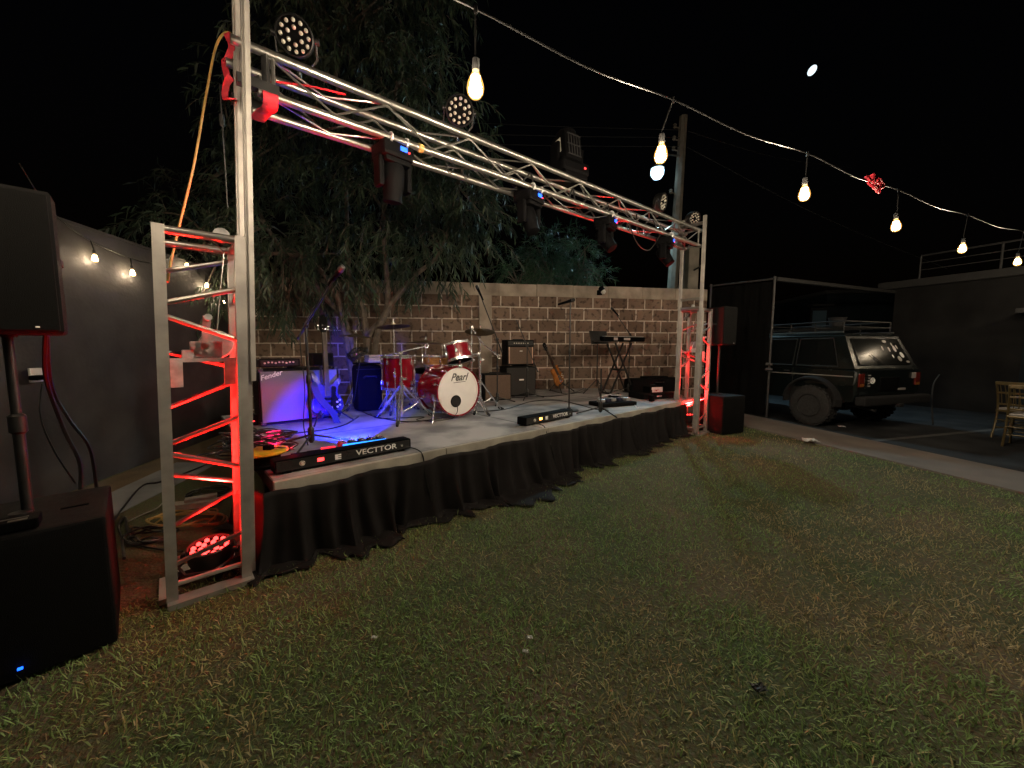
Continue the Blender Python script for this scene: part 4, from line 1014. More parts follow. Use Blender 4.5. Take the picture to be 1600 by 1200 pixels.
ccs('thin bronze cymbal high above the red floor tom', 'chrome stand rising behind the red floor tom', 615, 508, 5.0, .22, (-.10,.05,1))
ccs('wide dark ride cymbal hanging level behind the bass drum', 'chrome stand under the wide dark ride cymbal', 665, 534, 5.45, .29, (.03,.02,1))
ccs('dark bronze cymbal at the right of the rack tom', 'tall chrome stand at the right of the rack tom', 750, 516, 5.05, .20, (.05,-.30,1))
hq = at(741,600,Y=4.95)
o = cstand('second tall chrome stand between rack tom and brown amp', V((hq.x-.03,hq.y,0)), at(740,512,Y=4.95).z, (at(748,532,Y=4.95), at(778,556,Y=4.80)), .34, .40, 50)
# throne and stool glimpse
th_ = thing('drum_throne', 'round black padded stool behind the bass drum', 'stool', (sn_c.x-.28,sn_c.y+.55,ZS))
b = MB(); b.lathe([(.12,.46),(.17,.47),(.18,.50),(.17,.54),(.06,.55)], (0,0,0), (0,0,1), 24); b.build('seat', 'hard', th_, True)
b = MB(); b.bar((0,0,.1), (0,0,.47), .014); b.build('column', 'chrome', th_, True)
for i in range(3): a = 2.1*i; MB().bar((0,0,.25), (.24*math.cos(a),.24*math.sin(a),.012), .01).build('leg', 'chrome', th_, True)

# ---- black hardware bag with cables and folded towel on top
p = sg(577,645); p = V((-1.95,5.15,0))
bg = prop('equipment_bag', 'tall black fabric equipment bag standing beside the floor tom', 'bag', p, -6)
b = MB(); b.box((0,0,.31), (.34,.30,.62), bev=.07); b.box((0,0,.632), (.30,.26,.02), bev=.01); b.build('body', 'hard', bg, True)
b = MB(); b.tube([(-.08,-.15,.45),(-.07,-.19,.47),(.07,-.19,.47),(.08,-.15,.45)], .012, 8); b.build('handle', 'rubber', bg, True)
b = MB(); b.tube([(-.17,-.151,.56),(.17,-.151,.56)], .005, 5); b.build('zip', 'blackmetal', bg)
tw = prop('folded_towel', 'folded pale towel lying on top of the black bag', 'towel', p+V((.07,.0,0)), -6, z=ZS+.645)
b = MB()
for i in range(3): b.box((.04,-.02,.018+.033*i), (.24-.012*i,.22,.033), bev=.014)
b.build('fold', 'cloth', tw, True)
r_ = random.Random(9); pts = []
for i in range(60):
    a = i*.62; rr = .10+.04*r_.random(); pts.append(p+V((-.09+rr*math.cos(a), -.06+rr*.6*math.sin(a), ZS+.66+.13*abs(math.sin(a*.5+1))+.06*r_.random())))
cable('coiled_cable', 'tangle of black cables heaped on the left of the black bag', pts, .008, 'cable', 4)
cable('hanging_cable', 'single black cable hanging down the front of the black bag', [p+V((.0,-.2,ZS+.72)), p+V((-.02,-.26,ZS+.5)), p+V((-.08,-.3,ZS+.15)), p+V((-.25,-.35,ZS+.008)), p+V((-.5,-.3,ZS+.008))], .007)

# ---- amps behind the kit
p = V((-.30,6.25,0)); p = at(766,621,z=ZS); p = V((-.335,6.05,0))
ba = thing('amp_cabinet', 'low brown fronted amp behind the chrome drum stands', 'amplifier', (p.x,p.y,ZS), R(20))
b = MB(); b.box((.12,.15,.215), (.46,.28,.43), bev=.015); b.build('cabinet', 'tolex', ba)
b = MB(); b.box((.12,.006,.215), (.42,.02,.385), bev=.004); b.build('grille', 'browngrille', ba)
b = MB(); b.box((.12,.14,.44), (.2,.03,.02), bev=.006); b.build('carry_handle', 'rubber', ba)
def stack(label, p, rot, w, h, d, z, grm, piping=None, plate=None, knobs=0):
    o = thing('amp_cabinet', label, 'amplifier', (p.x,p.y,z), R(rot))
    b = MB(); b.box((w/2,d/2+.01,h/2), (w,d,h), bev=.015); b.build('cabinet', 'tolex', o)
    gh = h-.05-(.10 if knobs else 0)
    b = MB(); b.box((w/2,.006,.025+gh/2), (w-.04,.02,gh), bev=.004); b.build('grille', grm, o)
    if piping:
        for x in (.035,w-.035): MB().box((x,-.006,.03+gh/2), (.016,.012,gh-.01), bev=.004).build('piping', 'piping', o)
    if plate:
        b = MB(); b.box((w/2,-.008,h*.56), (plate,.010,plate*.28), bev=.003); b.build('name_plate', 'logo', o)
    if knobs:
        b = MB(); b.box((w/2,.004,h-.06), (w-.05,.016,.07), bev=.004); pn = b.build('panel', 'blackmetal', o)
        for i in range(knobs): MB().lathe([(.011,0),(.010,.014),(.004,.015)], (w*.25+w*.5*i/(knobs-1),-.004,h-.06), (0,-1,0), 10).build('knob', 'lens', pn, True)
    b = MB(); b.box((w/2,d*.5,h+.008), (.2,.03,.018), bev=.006); b.build('carry_handle', 'rubber', o)
    return o
pa = V((-.10,6.55,0))
stack('dark guitar speaker cabinet with small silver name plate against the wall', pa, 20, .56, .52, .36, ZS, 'darkgrille', plate=.085)
stack('black combo amp with two pale vertical trims atop another cabinet', pa+V((.02,.03,0)), 20, .50, .44, .30, ZS+.54, 'browngrille', True, .05, 7)

# ---- microphone stands
mp_ = sg(487,697)
micstand('front microphone stand with long slanting boom before the silver amp', mp_, 1.02, 20, tip=at(530,424,Y=2.95)+V((0,0,0)), tail=.16, micmat='steel', r=.0115,
         cordpts=[(-.02,-.01,1.0), (-.045,-.02,.85), (-.03,.0,.5), (-.05,-.02,.2), (-.02,-.05,.02)])
m2 = sg(889,642)
micstand('straight microphone stand on round base behind the small controller bar', m2, at(890,470,Y=m2.y).z-ZS, 60, None, base='round', mic=True)
m3 = at(778,620,z=ZS); m3 = V((-.22,5.75,0))
micstand('drum overhead microphone stand with boom reaching up before the pilaster', m3, at(771,530,Y=5.75).z-ZS, 10, tip=at(747,452,Y=5.55), tail=.2)
m4 = V((.25,6.35,0))
micstand('boom microphone stand aimed at the combo amp with two pale trims', m4, at(822,541,Y=6.35).z-ZS, 0, tip=at(803,491,Y=6.35), tail=.45, mic=False)
m5 = V((1.18,4.98,0)); m5 = sg(938,648)
micstand('short straight microphone stand at the stage front edge', m5, .58, 40, None, mic=False)
m6 = V((2.18,7.15,0))
micstand('boom microphone stand leaning over the keyboard', m6, at(988,522,Y=7.15).z-ZS, 0, tip=at(958,484,Y=7.0), tail=.05)

# ---- keyboard on X stand, music desk
kp = V((1.98,7.1,0))
kb = thing('keyboard', 'black electronic keyboard on an X stand before the block wall', 'keyboard', (kp.x,kp.y,at(965,530,Y=7.1).z), R(28))
b = MB(); b.box((0,.02,0), (1.02,.30,.085), bev=.02); b.build('case', 'black', kb)
b = MB(); b.box((0,-.08,.044), (.90,.13,.01)); b.build('white_keys', 'keys', kb)
b = MB()
for i in range(25): b.box((-.42+i*.0345,-.055,.053), (.015,.075,.012))
b.build('black_keys', 'logoblk', kb)
b = MB(); b.box((-.22,-.132,.0), (.09,.008,.05)); b.build('label_panel', 'keys', kb); MB().box((.05,-.132,.0), (.15,.008,.04)).build('label_panel', 'keys', kb)
xs = thing('keyboard_stand', 'black double X stand carrying the keyboard', 'keyboard stand', (kp.x,kp.y,ZS), R(28))
hz = at(965,530,Y=7.1).z-ZS-.045
for y in (-.10,.12):
    for s_ in (-1,1): MB().rbar((-.27*s_,y+.02*s_,.02), (.22*s_,y+.02*s_,hz-.02), .03, .02, (0,1,0)).build('leg', 'blackmetal', xs)
b = MB(); b.bar((0,-.13,hz*.46), (0,.16,hz*.46), .018, 10); b.rbar((-.27,-.14,.015), (-.27,.16,.015), .03, .03); b.rbar((.27,-.14,.015), (.27,.16,.015), .03, .03); b.build('crossbar', 'blackmetal', xs)
nd = thing('music_stand', 'black music stand with open tilted desk left of the keyboard', 'music stand', (1.52,6.85,ZS), R(30))
hz = at(932,532,Y=6.85).z-ZS
b = MB(); b.bar((0,0,.15), (0,0,hz), .010, 8); b.build('pole', 'blackmetal', nd, True)
for i in range(3): a = 2.1*i; MB().bar((0,0,.28), (.25*math.cos(a),.25*math.sin(a),.012), .008).build('leg', 'blackmetal', nd, True)
b = MB(); b.box((0,-.03,hz+.05), (.40,.012,.24), Matrix.Rotation(R(-16),3,'X'), .004); b.box((0,-.10,hz-.02), (.40,.05,.012), bev=.003); b.build('desk', 'blackmetal', nd)

# ---- floor gear: effect boards, controllers, reel
def bar_light(label, p0, p1, big):
    d = (p1-p0); L_ = math.hypot(d.x, d.y); o = thing('lighting_controller', label, 'lighting controller', ((p0.x+p1.x)/2,(p0.y+p1.y)/2,ZS), math.atan2(d.y,d.x), 'black lighting controller bars on the stage edge')
    hh = .085
    b = MB(); b.box((0,.06,hh/2+.012), (L_,.13,hh), bev=.012); b.build('case', 'black', o)
    b = MB(); b.box((0,-.006,hh/2+.012), (L_-.03,.004,hh-.018)); pn = b.build('front_panel', 'blackmetal', o)
    s_ = .056
    lettering('VECTTOR', s_, TR(L_*.205,-.009,hh/2+.014), 'logo', o, 'lettering', bold=.0006, wide=1.28 if big else 1.1)
    lettering('T', s_*1.0, TR(L_*.205-.20*(1.12 if big else .95),-.009,hh/2+.014) @ RY(12), 'flare', o, 'lettering', shear=.2)
    b = MB()
    for z_ in (.014,.0,-.014): b.box((-.09*L_,-.009,hh/2+.012+z_), (.042,.002,.009))
    b.box((-.09*L_-.011,-.0095,hh/2+.012), (.02,.002,.038)); b.build('emblem', 'logo', o)
    b = MB(); b.box((-.21*L_,-.009,hh/2+.016), (.042,.003,.024), bev=.001); b.build('display', 'led_red' if big else 'led_orange', o)
    b = MB(); b.torus((-.33*L_,-.010,hh/2+.012), (0,1,0), .016, .003, 18, 5); b.lathe([(.012,0),(.010,.012)], (-.33*L_,-.008,hh/2+.012), (0,-1,0), 14); b.build('knob', 'lens', o, True)
    b = MB()
    for x in (-.42,.42): b.box((x*L_,.06,.006), (.05,.10,.012))
    b.build('foot', 'rubber', o)
    b = MB(); b.lathe([(.010,0),(.009,.012)], (.41*L_,-.008,hh/2+.012), (0,-1,0), 12); b.build('socket', 'chrome', o, True)
    return o
E0 = V((0,0,0))
va, vb = at(412,736,z=ZS+.0), at(648,703,z=ZS+.0)
va = S(.03,.10); vb = S(1.0,.11)
bar_light('long black bar with large white VECTTOR lettering beside the yellow reel', V((va.x,va.y,0)), V((vb.x,vb.y,0)), True)
vc, vd = S(2.34,.16), S(3.17,.20)
bar_light('smaller black bar with white VECTTOR lettering at the middle of the stage edge', V((vc.x,vc.y,0)), V((vd.x,vd.y,0)), False)
b = MB(); b.tube(spline([S(2.45,.06,ZS+.03), S(2.45,-.02,ZS+.01), S(2.46,-.07,ZS-.12), S(2.48,-.10,.3), S(2.52,-.12,.1)], 6), .005, 5); tag(b.build('thin_wire', 'cable', None, True), 'thin wire dropping over the stage edge from the middle controller bar', 'wire')
b = MB(); b.tube(spline([S(.93,.06,ZS+.05), S(.99,-.01,ZS+.03), S(1.02,-.05,ZS-.02), S(1.02,-.085,.35), S(1.05,-.12,.15)], 6), .005, 5); tag(b.build('thin_wire', 'cable', None, True), 'thin wire dropping over the stage edge from the big controller bar', 'wire')
rp = S(.03,.42)
rl_ = thing('cable_reel', 'yellow rimmed cable reel lying flat at the front stage corner', 'cable reel', (rp.x,rp.y,ZS), 0)
b = MB(); b.lathe([(.05,.0),(.13,.0),(.135,.01),(.135,.018),(.10,.022),(.10,.085),(.05,.09)], (0,0,0), (0,0,1), 30); b.build('spool', 'black', rl_, True)
b = MB(); b.lathe([(.085,.088),(.14,.088),(.150,.096),(.150,.106),(.14,.112),(.085,.110)], (0,0,0), (0,0,1), 32); b.build('rim', 'yellow', rl_, True)
b = MB(); b.lathe([(.001,.110),(.08,.108),(.084,.10)], (0,0,0), (0,0,1), 24, caps=False); b.box((.02,.02,.12), (.06,.05,.04), bev=.01); b.build('hub', 'black', rl_, True)
r_ = random.Random(4); pts = []
for i in range(70):
    a = i*.75; rr = .05+.13*r_.random(); pts.append(V((rp.x-.10+rr*1.5*math.cos(a), rp.y+.10+rr*1.1*math.sin(a), ZS+.12+.06*math.sin(a*.7)+.05*r_.random())))
cable('coiled_cable', 'heap of black cable loops on top of the yellow reel', pts, .0055, 'cable', 4)
# lit effects board
pbp = S(.62,.40)
pb = thing('pedal_board', 'low effects board glowing blue and red beside the front microphone stand', 'pedal board', (pbp.x,pbp.y,ZS), TH-R(6))
b = MB(); b.box((0,0,.018), (.62,.16,.03), bev=.006); b.box((-.36,-.02,.02), (.12,.14,.035), bev=.006); b.build('tray', 'black', pb)
for i in range(5):
    x = -.06+i*.075; q = MB().box((x,.015,.058), (.058,.095,.05), bev=.008).build('pedal', ('strap' if i else 'redstrap'), pb)
    MB().lathe([(.008,0),(.007,.02),(.003,.022)], (x-.012,.035,.083), (0,0,1), 8).build('knob', 'lens', q, True); MB().lathe([(.010,0),(.008,.014)], (x,-.015,.083), (0,0,1), 10).build('switch', 'chrome', q, True)
b = MB(); b.box((.10,-.052,.066), (.34,.010,.020), bev=.003); b.build('blue_strip', 'led_cyan', pb)
b = MB(); b.box((-.17,-.03,.05), (.10,.06,.028), bev=.006); b.build('red_unit', 'led_reds', pb)
MB().box((-.36,-.05,.045), (.05,.02,.012), bev=.003).build('red_unit', 'led_reds', pb)
# right hand effects boards and devices
def pedalboard(label, p, rot, w, d, n, seed):
    o = thing('pedal_board', label, 'pedal board', (p.x,p.y,ZS), TH+R(rot)); r = random.Random(seed)
    b = MB(); b.box((0,0,.03), (w,d,.06), bev=.02); b.build('tray', 'hard', o)
    for i in range(n):
        x = -w*.36+w*.72*i/(n-1); q = MB().box((x,r.uniform(-.04,.04),.083), (.07,.11,.045), bev=.008).build('pedal', r.choice(['keys','winch','black','strap']), o)
        MB().lathe([(.010,0),(.008,.014)], (x,-.03,.105), (0,0,1), 10).build('switch', 'chrome', q, True)
    b = MB(); b.tube(spline([(-w*.35,.05,.12),(-w*.1,.0,.16),(w*.05,.06,.14),(w*.15,-.05,.15),(w*.33,.04,.12)], 6), .006, 6); b.build('patch_lead', 'logo', o, True)
    return o
q_ = sg(957,633); pedalboard('low black effects board with pale pedals near the right stage edge', q_, -18, .62, .34, 5, 3)
q_ = sg(1022,620)
wb = thing('pale_device', 'pale pinkish box on top of black case at right stage end', 'device', (2.36,6.42,ZS+.10), TH-R(22))
b = MB(); b.box((0,0,.05), (.26,.18,.10), bev=.012); b.build('case', 'black', wb); MB().box((.02,-.092,.05), (.22,.008,.085), bev=.003).build('front_panel', 'pink', wb)
b = MB()
b.box((0,-.0975,.045), (.10,.003,.008)); b.box((0,-.0975,.038), (.03,.003,.02))
b.build('marking', 'redstrap', wb); MB().tube([(-.05,0,.10),(-.05,0,.125),(.05,0,.125),(.05,0,.10)], .006).build('handle', 'rubber', wb, True)
cs = thing('flat_case', 'flat black case under the pale device at right stage end', 'case', (2.36,6.45,ZS), TH-R(22))
b = MB(); b.box((0,.02,.05), (.62,.40,.10), bev=.02); b.build('shell', 'hard', cs); MB().box((0,-.185,.05), (.10,.012,.03), bev=.005).build('latch', 'chrome', cs)
lg = thing('long_case', 'long black instrument case lying against the wall under the keyboard', 'case', (2.72,7.35,ZS), R(18))
b = MB(); b.box((0,0,.14), (1.15,.30,.26), bev=.05); b.build('shell', 'hard', lg, True); MB().tube([(-.08,-.15,.2),(-.08,-.19,.2),(.08,-.19,.2),(.08,-.15,.2)], .012).build('handle', 'rubber', lg, True)
b = MB(); b.box((0,-.01,.285), (.5,.2,.04), bev=.015); b.build('lid_pad', 'hard', lg)
dv = prop('stomp_switch', 'small black switch box with pale top beside the keyboard stand', 'switch box', V((1.75,6.55,0)), 10)
b = MB(); b.box((0,0,.03), (.22,.12,.06), bev=.01); b.build('case', 'black', dv); MB().box((0,-.01,.063), (.16,.05,.006)).build('top_plate', 'keys', dv)
tm = prop('small_monitor', 'small black stand device at the far right stage edge', 'device', at(1018,627,z=ZS), 0)
b = MB(); b.box((0,0,.05), (.09,.07,.10), bev=.015); b.bar((0,0,.1), (0,0,.18), .006); b.build('case', 'black', tm)
# cables on the boards
def fl(*pp): return [V((at(x,y,z=ZS).x, at(x,y,z=ZS).y, ZS+.007)) for x, y in pp]
cable('floor_cable', 'black cable curving over the deck from silver amp to the front stand', fl((405,684),(430,682),(470,677),(510,672),(540,664),(560,652)), .007)
cable('floor_cable', 'black cable crossing the deck from drum kit towards the round base stand', fl((745,644),(790,640),(830,628),(870,626),(905,633),(930,640),(945,641)), .007)
cable('floor_cable', 'long black cable snaking from the combo stack to the keyboard', fl((800,622),(838,620),(870,619),(900,613),(918,604),(925,600)), .007)
cable('floor_cable', 'black cable loop lying between sunburst guitar and round base stand', fl((860,610),(885,616),(910,612),(914,607),(900,604)), .006)
cable('floor_cable', 'black cable running beside the chrome stand feet behind the bass drum', fl((690,655),(640,660),(600,655),(575,648),(560,640)), .006)
cable('floor_cable', 'pale cable looping over the right stage edge by the black effects board', fl((982,628),(990,632),(996,638),(1000,637))+[S(4.72,-.03,ZS-.01)], .005, 'logo')
for i in range(5):
    r_ = random.Random(30+i); c0 = S(.0+.05*i, .75+.18*i); pts = []
    for k in range(26):
        a = k*.8+i; rr = .10+.22*r_.random(); pts.append(V((c0.x-.05+rr*math.cos(a), c0.y+rr*math.sin(a), ZS+.008+.03*r_.random()+.02*(i%2))))
    cable('coiled_cable', ['first tangled cable coil behind the yellow reel nearest the tower','tangled black cable coil between yellow reel and silver amp','flat coil of cable spread left of the front stand','loose cable tangle in the corner near the silver amp','small cable tangle just before the silver amp'][i], pts, .006, 'cable', 5)
jb = prop('junction_box', 'small dark box with red indicator left of the silver amp', 'box', at(393,664,z=ZS), 0)
b = MB(); b.box((0,0,.06), (.12,.14,.12), bev=.012); b.build('case', 'black', jb); MB().box((.01,-.072,.05), (.02,.006,.010)).build('indicator', 'led_red', jb)
# ================================================================== loudspeakers
def pa_top(label, c, rz, w, d, h, z, tilt=0):
    o = thing('loudspeaker', label, 'loudspeaker', (c.x,c.y,z), rz)
    out = [(-w/2,-d/2),(w/2,-d/2),(w/2,-d*.1),(w*.34,d/2),(-w*.34,d/2),(-w/2,-d*.1)]
    b = MB(); n = 6
    rings = [(0,.96),(.012,1),(h-.012,1),(h,.96)]; vs = [(x*s_,y*s_,z_) for z_, s_ in rings for x, y in out]
    b.add(vs, [(k*n+i,k*n+(i+1)%n,(k+1)*n+(i+1)%n,(k+1)*n+i) for k in range(3) for i in range(n)]+[tuple(range(n))[::-1],tuple(range(3*n,4*n))]); b.build('cabinet', 'tolex', o)
    b = MB(); b.box((0,-d/2-.004,h/2), (w-.02,.012,h-.03), bev=.004); b.build('grille', 'grille', o)
    b = MB()
    for sx in (-1,1): b.box((sx*(w/2-.002),0,h*.55), (.008,.09,.03), bev=.003)
    b.lathe([(.03,-.01),(.03,.0)], (0,0,0), (0,0,1), 14); b.build('handle', 'rubber', o)
    MB().box((w*.3,-d/2-.012,.03), (.012,.006,.006)).build('badge', 'logo', o)
    return o
def sub(label, c, rz, w, d, h, led):
    o = thing('subwoofer', label, 'loudspeaker', (c.x,c.y,0), rz)
    b = MB(); b.box((0,.01,h/2+.01), (w,d,h), bev=.014); b.build('cabinet', 'tolex', o)
    b = MB()
    n = 10; pts = [(w/2*(-1+2*i/n)*.96, -d/2+.004-.028*(1-(-1+2*i/n)**2)) for i in range(n+1)]
    vs = [(x,y,z_) for z_ in (.03,h-.03) for x, y in pts]; b.add(vs, [(i,i+1,n+2+i,n+1+i) for i in range(n)]); b.build('grille', 'grille', o, True)
    MB().box((w*.30,-.02,h+.0125), (.09,.018,.006), bev=.002).build('handle_slot', 'black', o)
    b = MB(); b.lathe([(.035,0),(.035,.018),(.02,.02)], (0,.0,h+.008), (0,0,1), 16); b.build('pole_cup', 'blackmetal', o, True)
    for sx in (-1,1):
        for sy in (-1,1): MB().lathe([(.025,0),(.025,.014)], (sx*w*.4,sy*d*.4,-.004), (0,0,1), 10).build('foot', 'rubber', o)
    if led: MB().box((.0,-d/2-.034,.075), (.014,.008,.008)).build('led', 'led_blue', o)
    return o
sb_u = V((math.cos(R(44.5)),math.sin(R(44.5)),0)); sb_w = V((-sb_u.y,sb_u.x,0))
SR = V((-1.793,1.633,0)); sc = SR-sb_u*.27+sb_w*.29
sub('black subwoofer with scuffed brownish top in the near left corner', sc, R(44.5), .54, .56, .60, True)
pl_ = at(44,800,z=.61)
pb_o = thing('speaker_pole', 'black pole rising from the near left subwoofer', 'speaker pole', (pl_.x,pl_.y,.612))
pc = V((pl_.x,pl_.y,0))
b = MB(); b.bar((0,0,-.01), (0,0,.45), .019, 14); b.bar((0,0,.40), (0,0,.80), .0165, 14); b.lathe([(.019,.36),(.028,.37),(.028,.44),(.019,.45)], (0,0,0), (0,0,1), 14); b.build('tube', 'blackmetal', pb_o, True)
pa_top('big black loudspeaker on a pole at the left picture edge', V((pl_.x+.0,pl_.y+.0,0)), R(44), .36, .32, .60, 1.412)
dvp = sc-sb_w*.20-sb_u*.10
wr = thing('wireless_receiver', 'slim black receiver box lying on the near left subwoofer', 'receiver', (dvp.x,dvp.y,.614), R(44.5))
b = MB(); b.box((0,0,.022), (.36,.10,.04), bev=.006); b.build('case', 'black', wr)
for x, y, w_, h_ in ((.10,0,.10,.010),(.125,-.03,.05,.02),(-.11,0,.12,.008)): MB().box((x,y,.043), (w_,h_,.002)).build('marking', 'alu', wr)
sp_t = V((pl_.x-.03,pl_.y-.02,1.45))
cable('speaker_cable', 'black cable hanging from the left loudspeaker down to the subwoofer back', [sp_t+V((.12,.09,.0)), at(72,590,Y=1.95), at(100,670,Y=2.0), at(124,720,Y=2.02), at(126,765,z=.60)], .009)
cable('speaker_cable', 'second black cable from the left loudspeaker reaching the back edge of the subwoofer', [sp_t+V((.10,.11,.0)), at(80,600,Y=2.0), at(108,655,Y=2.05), at(140,700,Y=2.08), at(151,762,z=.56)], .008)
cable('speaker_cable', 'thin loose cable looping from the left speaker beside the wall socket', [at(66,600,Y=2.6), at(63,650,Y=2.5), at(85,705,Y=2.4), at(118,755,Y=2.3)], .005)
# right hand pair
sub('black subwoofer standing beside the far right tower, reddened by its lamp', V((3.40,6.22,0)), R(24), .50, .52, .60, False)
p2 = V((3.36,6.25,0))
po = thing('speaker_pole', 'thin pole rising from the far right subwoofer', 'speaker pole', (p2.x,p2.y,.612))
b = MB(); b.bar((0,0,-.01), (0,0,.80), .018, 14); b.build('tube', 'blackmetal', po, True)
pa_top('black loudspeaker on a pole to the right of the far tower', V((3.36,6.25,0)), R(28), .34, .32, .60, 1.41)
# cables on the ground behind the left tower
gz = lambda x, y: at(x,y,z=.02)
for i, (c, rr, m_, lab, n_) in enumerate([((300,815),.24,'ycable','tangled yellow extension cord on the ground behind the left tower',34), ((235,838),.15,'cable','tangle of black cables on the grass right of the subwoofer',30), ((330,770),.16,'cable','tangle of black cables between tower and stage corner',30)]):
    c0 = gz(*c); r_ = random.Random(60+i); pts = []
    for k in range(n_):
        a = k*.85; q = rr*(.35+.65*r_.random()); pts.append(V((c0.x+q*1.35*math.cos(a), c0.y+q*math.sin(a), .012+.05*r_.random())))
    cable('tangled_cable', lab, pts, .007, m_, 5)
cable('speaker_cable', 'black cable trailing from the subwoofer back across the walkway to the stage', [sc+sb_w*.3+V((.1,0,.3)), sc+sb_w*.42+V((.1,0,.10)), gz(215,765), gz(250,753), gz(300,735), gz(340,718)], .008)
cable('speaker_cable', 'black cable curling on the ground from the subwoofer towards the left tower', [sc+sb_u*.3+sb_w*.1+V((0,0,.25)), gz(190,840), gz(185,822), gz(195,808), gz(200,832), gz(215,850), gz(250,858), gz(285,862)], .008)
cable('power_cable', 'pale thin cord lying from walkway edge to the left tower base', [gz(200,815), gz(225,803), gz(248,792), gz(262,775)], .005, 'alu_dull')
wp = gz(300,790)
wd = thing('wood_offcut', 'pale reddish wood offcut lying behind the left tower', 'wood', (wp.x,wp.y,0), R(20))
b = MB(); b.box((0,0,.03), (.36,.10,.05), bev=.006); b.box((.05,.05,.065), (.22,.08,.025), RZ(15).to_3x3(), .005); b.build('board', 'deckedge', wd)

# ================================================================== strings of bulbs
def make_bulb(name='string_bulb'):
    o = thing(name, 'x', 'light bulb', (0,0,0))
    b = MB(); b.lathe([(.008,.118),(.019,.112),(.020,.062),(.017,.055),(.014,.054)], (0,0,0), (0,0,1), 14); b.build('socket', 'rubber', o, True)
    prof = [(.017,.058),(.019,.045),(.030,.022),(.041,-.008),(.045,-.033),(.041,-.056),(.029,-.074),(.013,-.082),(.002,-.084)]
    b = MB(); b.lathe(prof, (0,0,0), (0,0,1), 18, caps=False); g = b.build('glass', 'bulbglass', o, True)
    b = MB()
    for i in range(7):
        a = i*math.pi/3.5; c, s_ = math.cos(a), math.sin(a); b.bar((.013*c,.013*s_,.026), (.025*c,.025*s_,-.052), .0098, 6)
    b.build('filament', 'bulbcore', g, True)
    return o
proto = make_bulb()
def place_bulb(p, label, group, energy, first=[True], drop=0., sc=1., rad=.055):
    if first[0]: o = proto; first[0] = False
    else: o = copy_tree(proto)
    o.location = p; o.scale = (sc,)*3; o.rotation_euler = (random.uniform(-.06,.06), random.uniform(-.06,.06), random.uniform(0,6))
    o['label'] = label; o['group'] = group
    light('POINT', 'bulb_light', p+V((0,0,-.02)), energy, (1,.83,.64), shadow_soft_size=rad)
    return o
BZ = 1.22
def bp(px, py): r = _ray(px,py); t = BZ/r.z; return V((r.x*t, r.y*t, EYE+BZ))
G1 = 'bulbs on the string over the lawn'
main = [bp(743,128), bp(1033,236), bp(1257,299), bp(1400,350), bp(1504,386), bp(1590,407)]
off = [main[0]+(main[0]-main[1])*1.0+V((-.05,.0,.05)), main[0]+(main[0]-main[1])*2.05+V((-.1,.15,.1)), main[5]+V((1.5,.7,.02)), main[5]+V((3.0,1.3,.1))]
EB = 46; EN = [88,92,84,54,34,24]; EO = [36,22,24,24]
for e_, p, lab in zip(EN, main, ['largest lit bulb hanging over the lawn before the dark tree', 'lit bulb hanging just above the street lamp', 'lit bulb on the overhead string just left of the red cloth knot', 'lit bulb on the overhead string just right of the red cloth knot', 'lit bulb hanging in front of the house roof railing', 'lit bulb at the right picture edge below the roof railing']):
    place_bulb(p, lab, G1, e_, sc=.88)
for e_, p, lab in zip(EO, off, ['lit bulb of the lawn string hanging above the left tower beyond the frame', 'lit bulb of the lawn string behind the camera at far left', 'lit bulb of the lawn string just beyond the right frame edge', 'last lit bulb of the lawn string towards the house']):
    place_bulb(p, lab, G1, e_)
# cable: passes above the bulbs, with a drop cord to every socket
hang = [at(743,14,Y=main[0].y), at(1052,156,Y=main[1].y), at(1262,240,Y=main[2].y), at(1404,297,Y=main[3].y), at(1512,336,Y=main[4].y), at(1600,362,Y=main[5].y+.02)]
ho_ = [off[1]+V((0,0,.34)), off[0]+V((0,0,.34))]; he_ = [off[2]+V((0,0,.3)), off[3]+V((0,0,.3))]
allh = ho_+hang+he_
pts = []
for i in range(len(allh)-1):
    a, c = allh[i], allh[i+1]; pts += [a, (a+c)/2-V((0,0,.035))]
pts.append(allh[-1])
cord = thing('string_cable', 'long overhead cable carrying the lawn bulbs from top left to right edge', 'cable', allh[0])
b = MB(); b.tube(spline(pts, 8), .0055, 6); b.build('cable', 'cable', cord, True, world=True)
for h_, p in zip(allh, [off[1],off[0]]+main+[off[2],off[3]]):
    b = MB(); b.bar(h_, p+V((0,0,.116)), .0045, 6); b.lathe([(.007,-.02),(.010,-.012),(.010,.014),(.006,.018)], h_, (0,0,1), 8); b.build('drop_cord', 'cable', cord, True, world=True)
# red cloth knotted on the cable
kc = at(1368,283,Y=(main[2].y*.33+main[3].y*.67)); r_ = random.Random(8)
dv_ = (hang[3]-hang[2]).normalized(); b = MB()
for i in range(7):
    o_ = kc+dv_*(-.06+.02*i); b.tube(spline([o_+V((r_.uniform(-.02,.02),r_.uniform(-.02,.02),r_.uniform(-.015,.02))) + dv_*(.09*math.sin(k*1.1+i)) + V((0,0,.035*math.cos(k*1.7+i)-.01*k*(i % 2))) for k in range(6)], 5), r_.uniform(.007,.013), 6)
tag(b.build('cloth_knot', 'redstrap', None, True), 'crumpled red cloth strip knotted on the overhead bulb string', 'cloth')
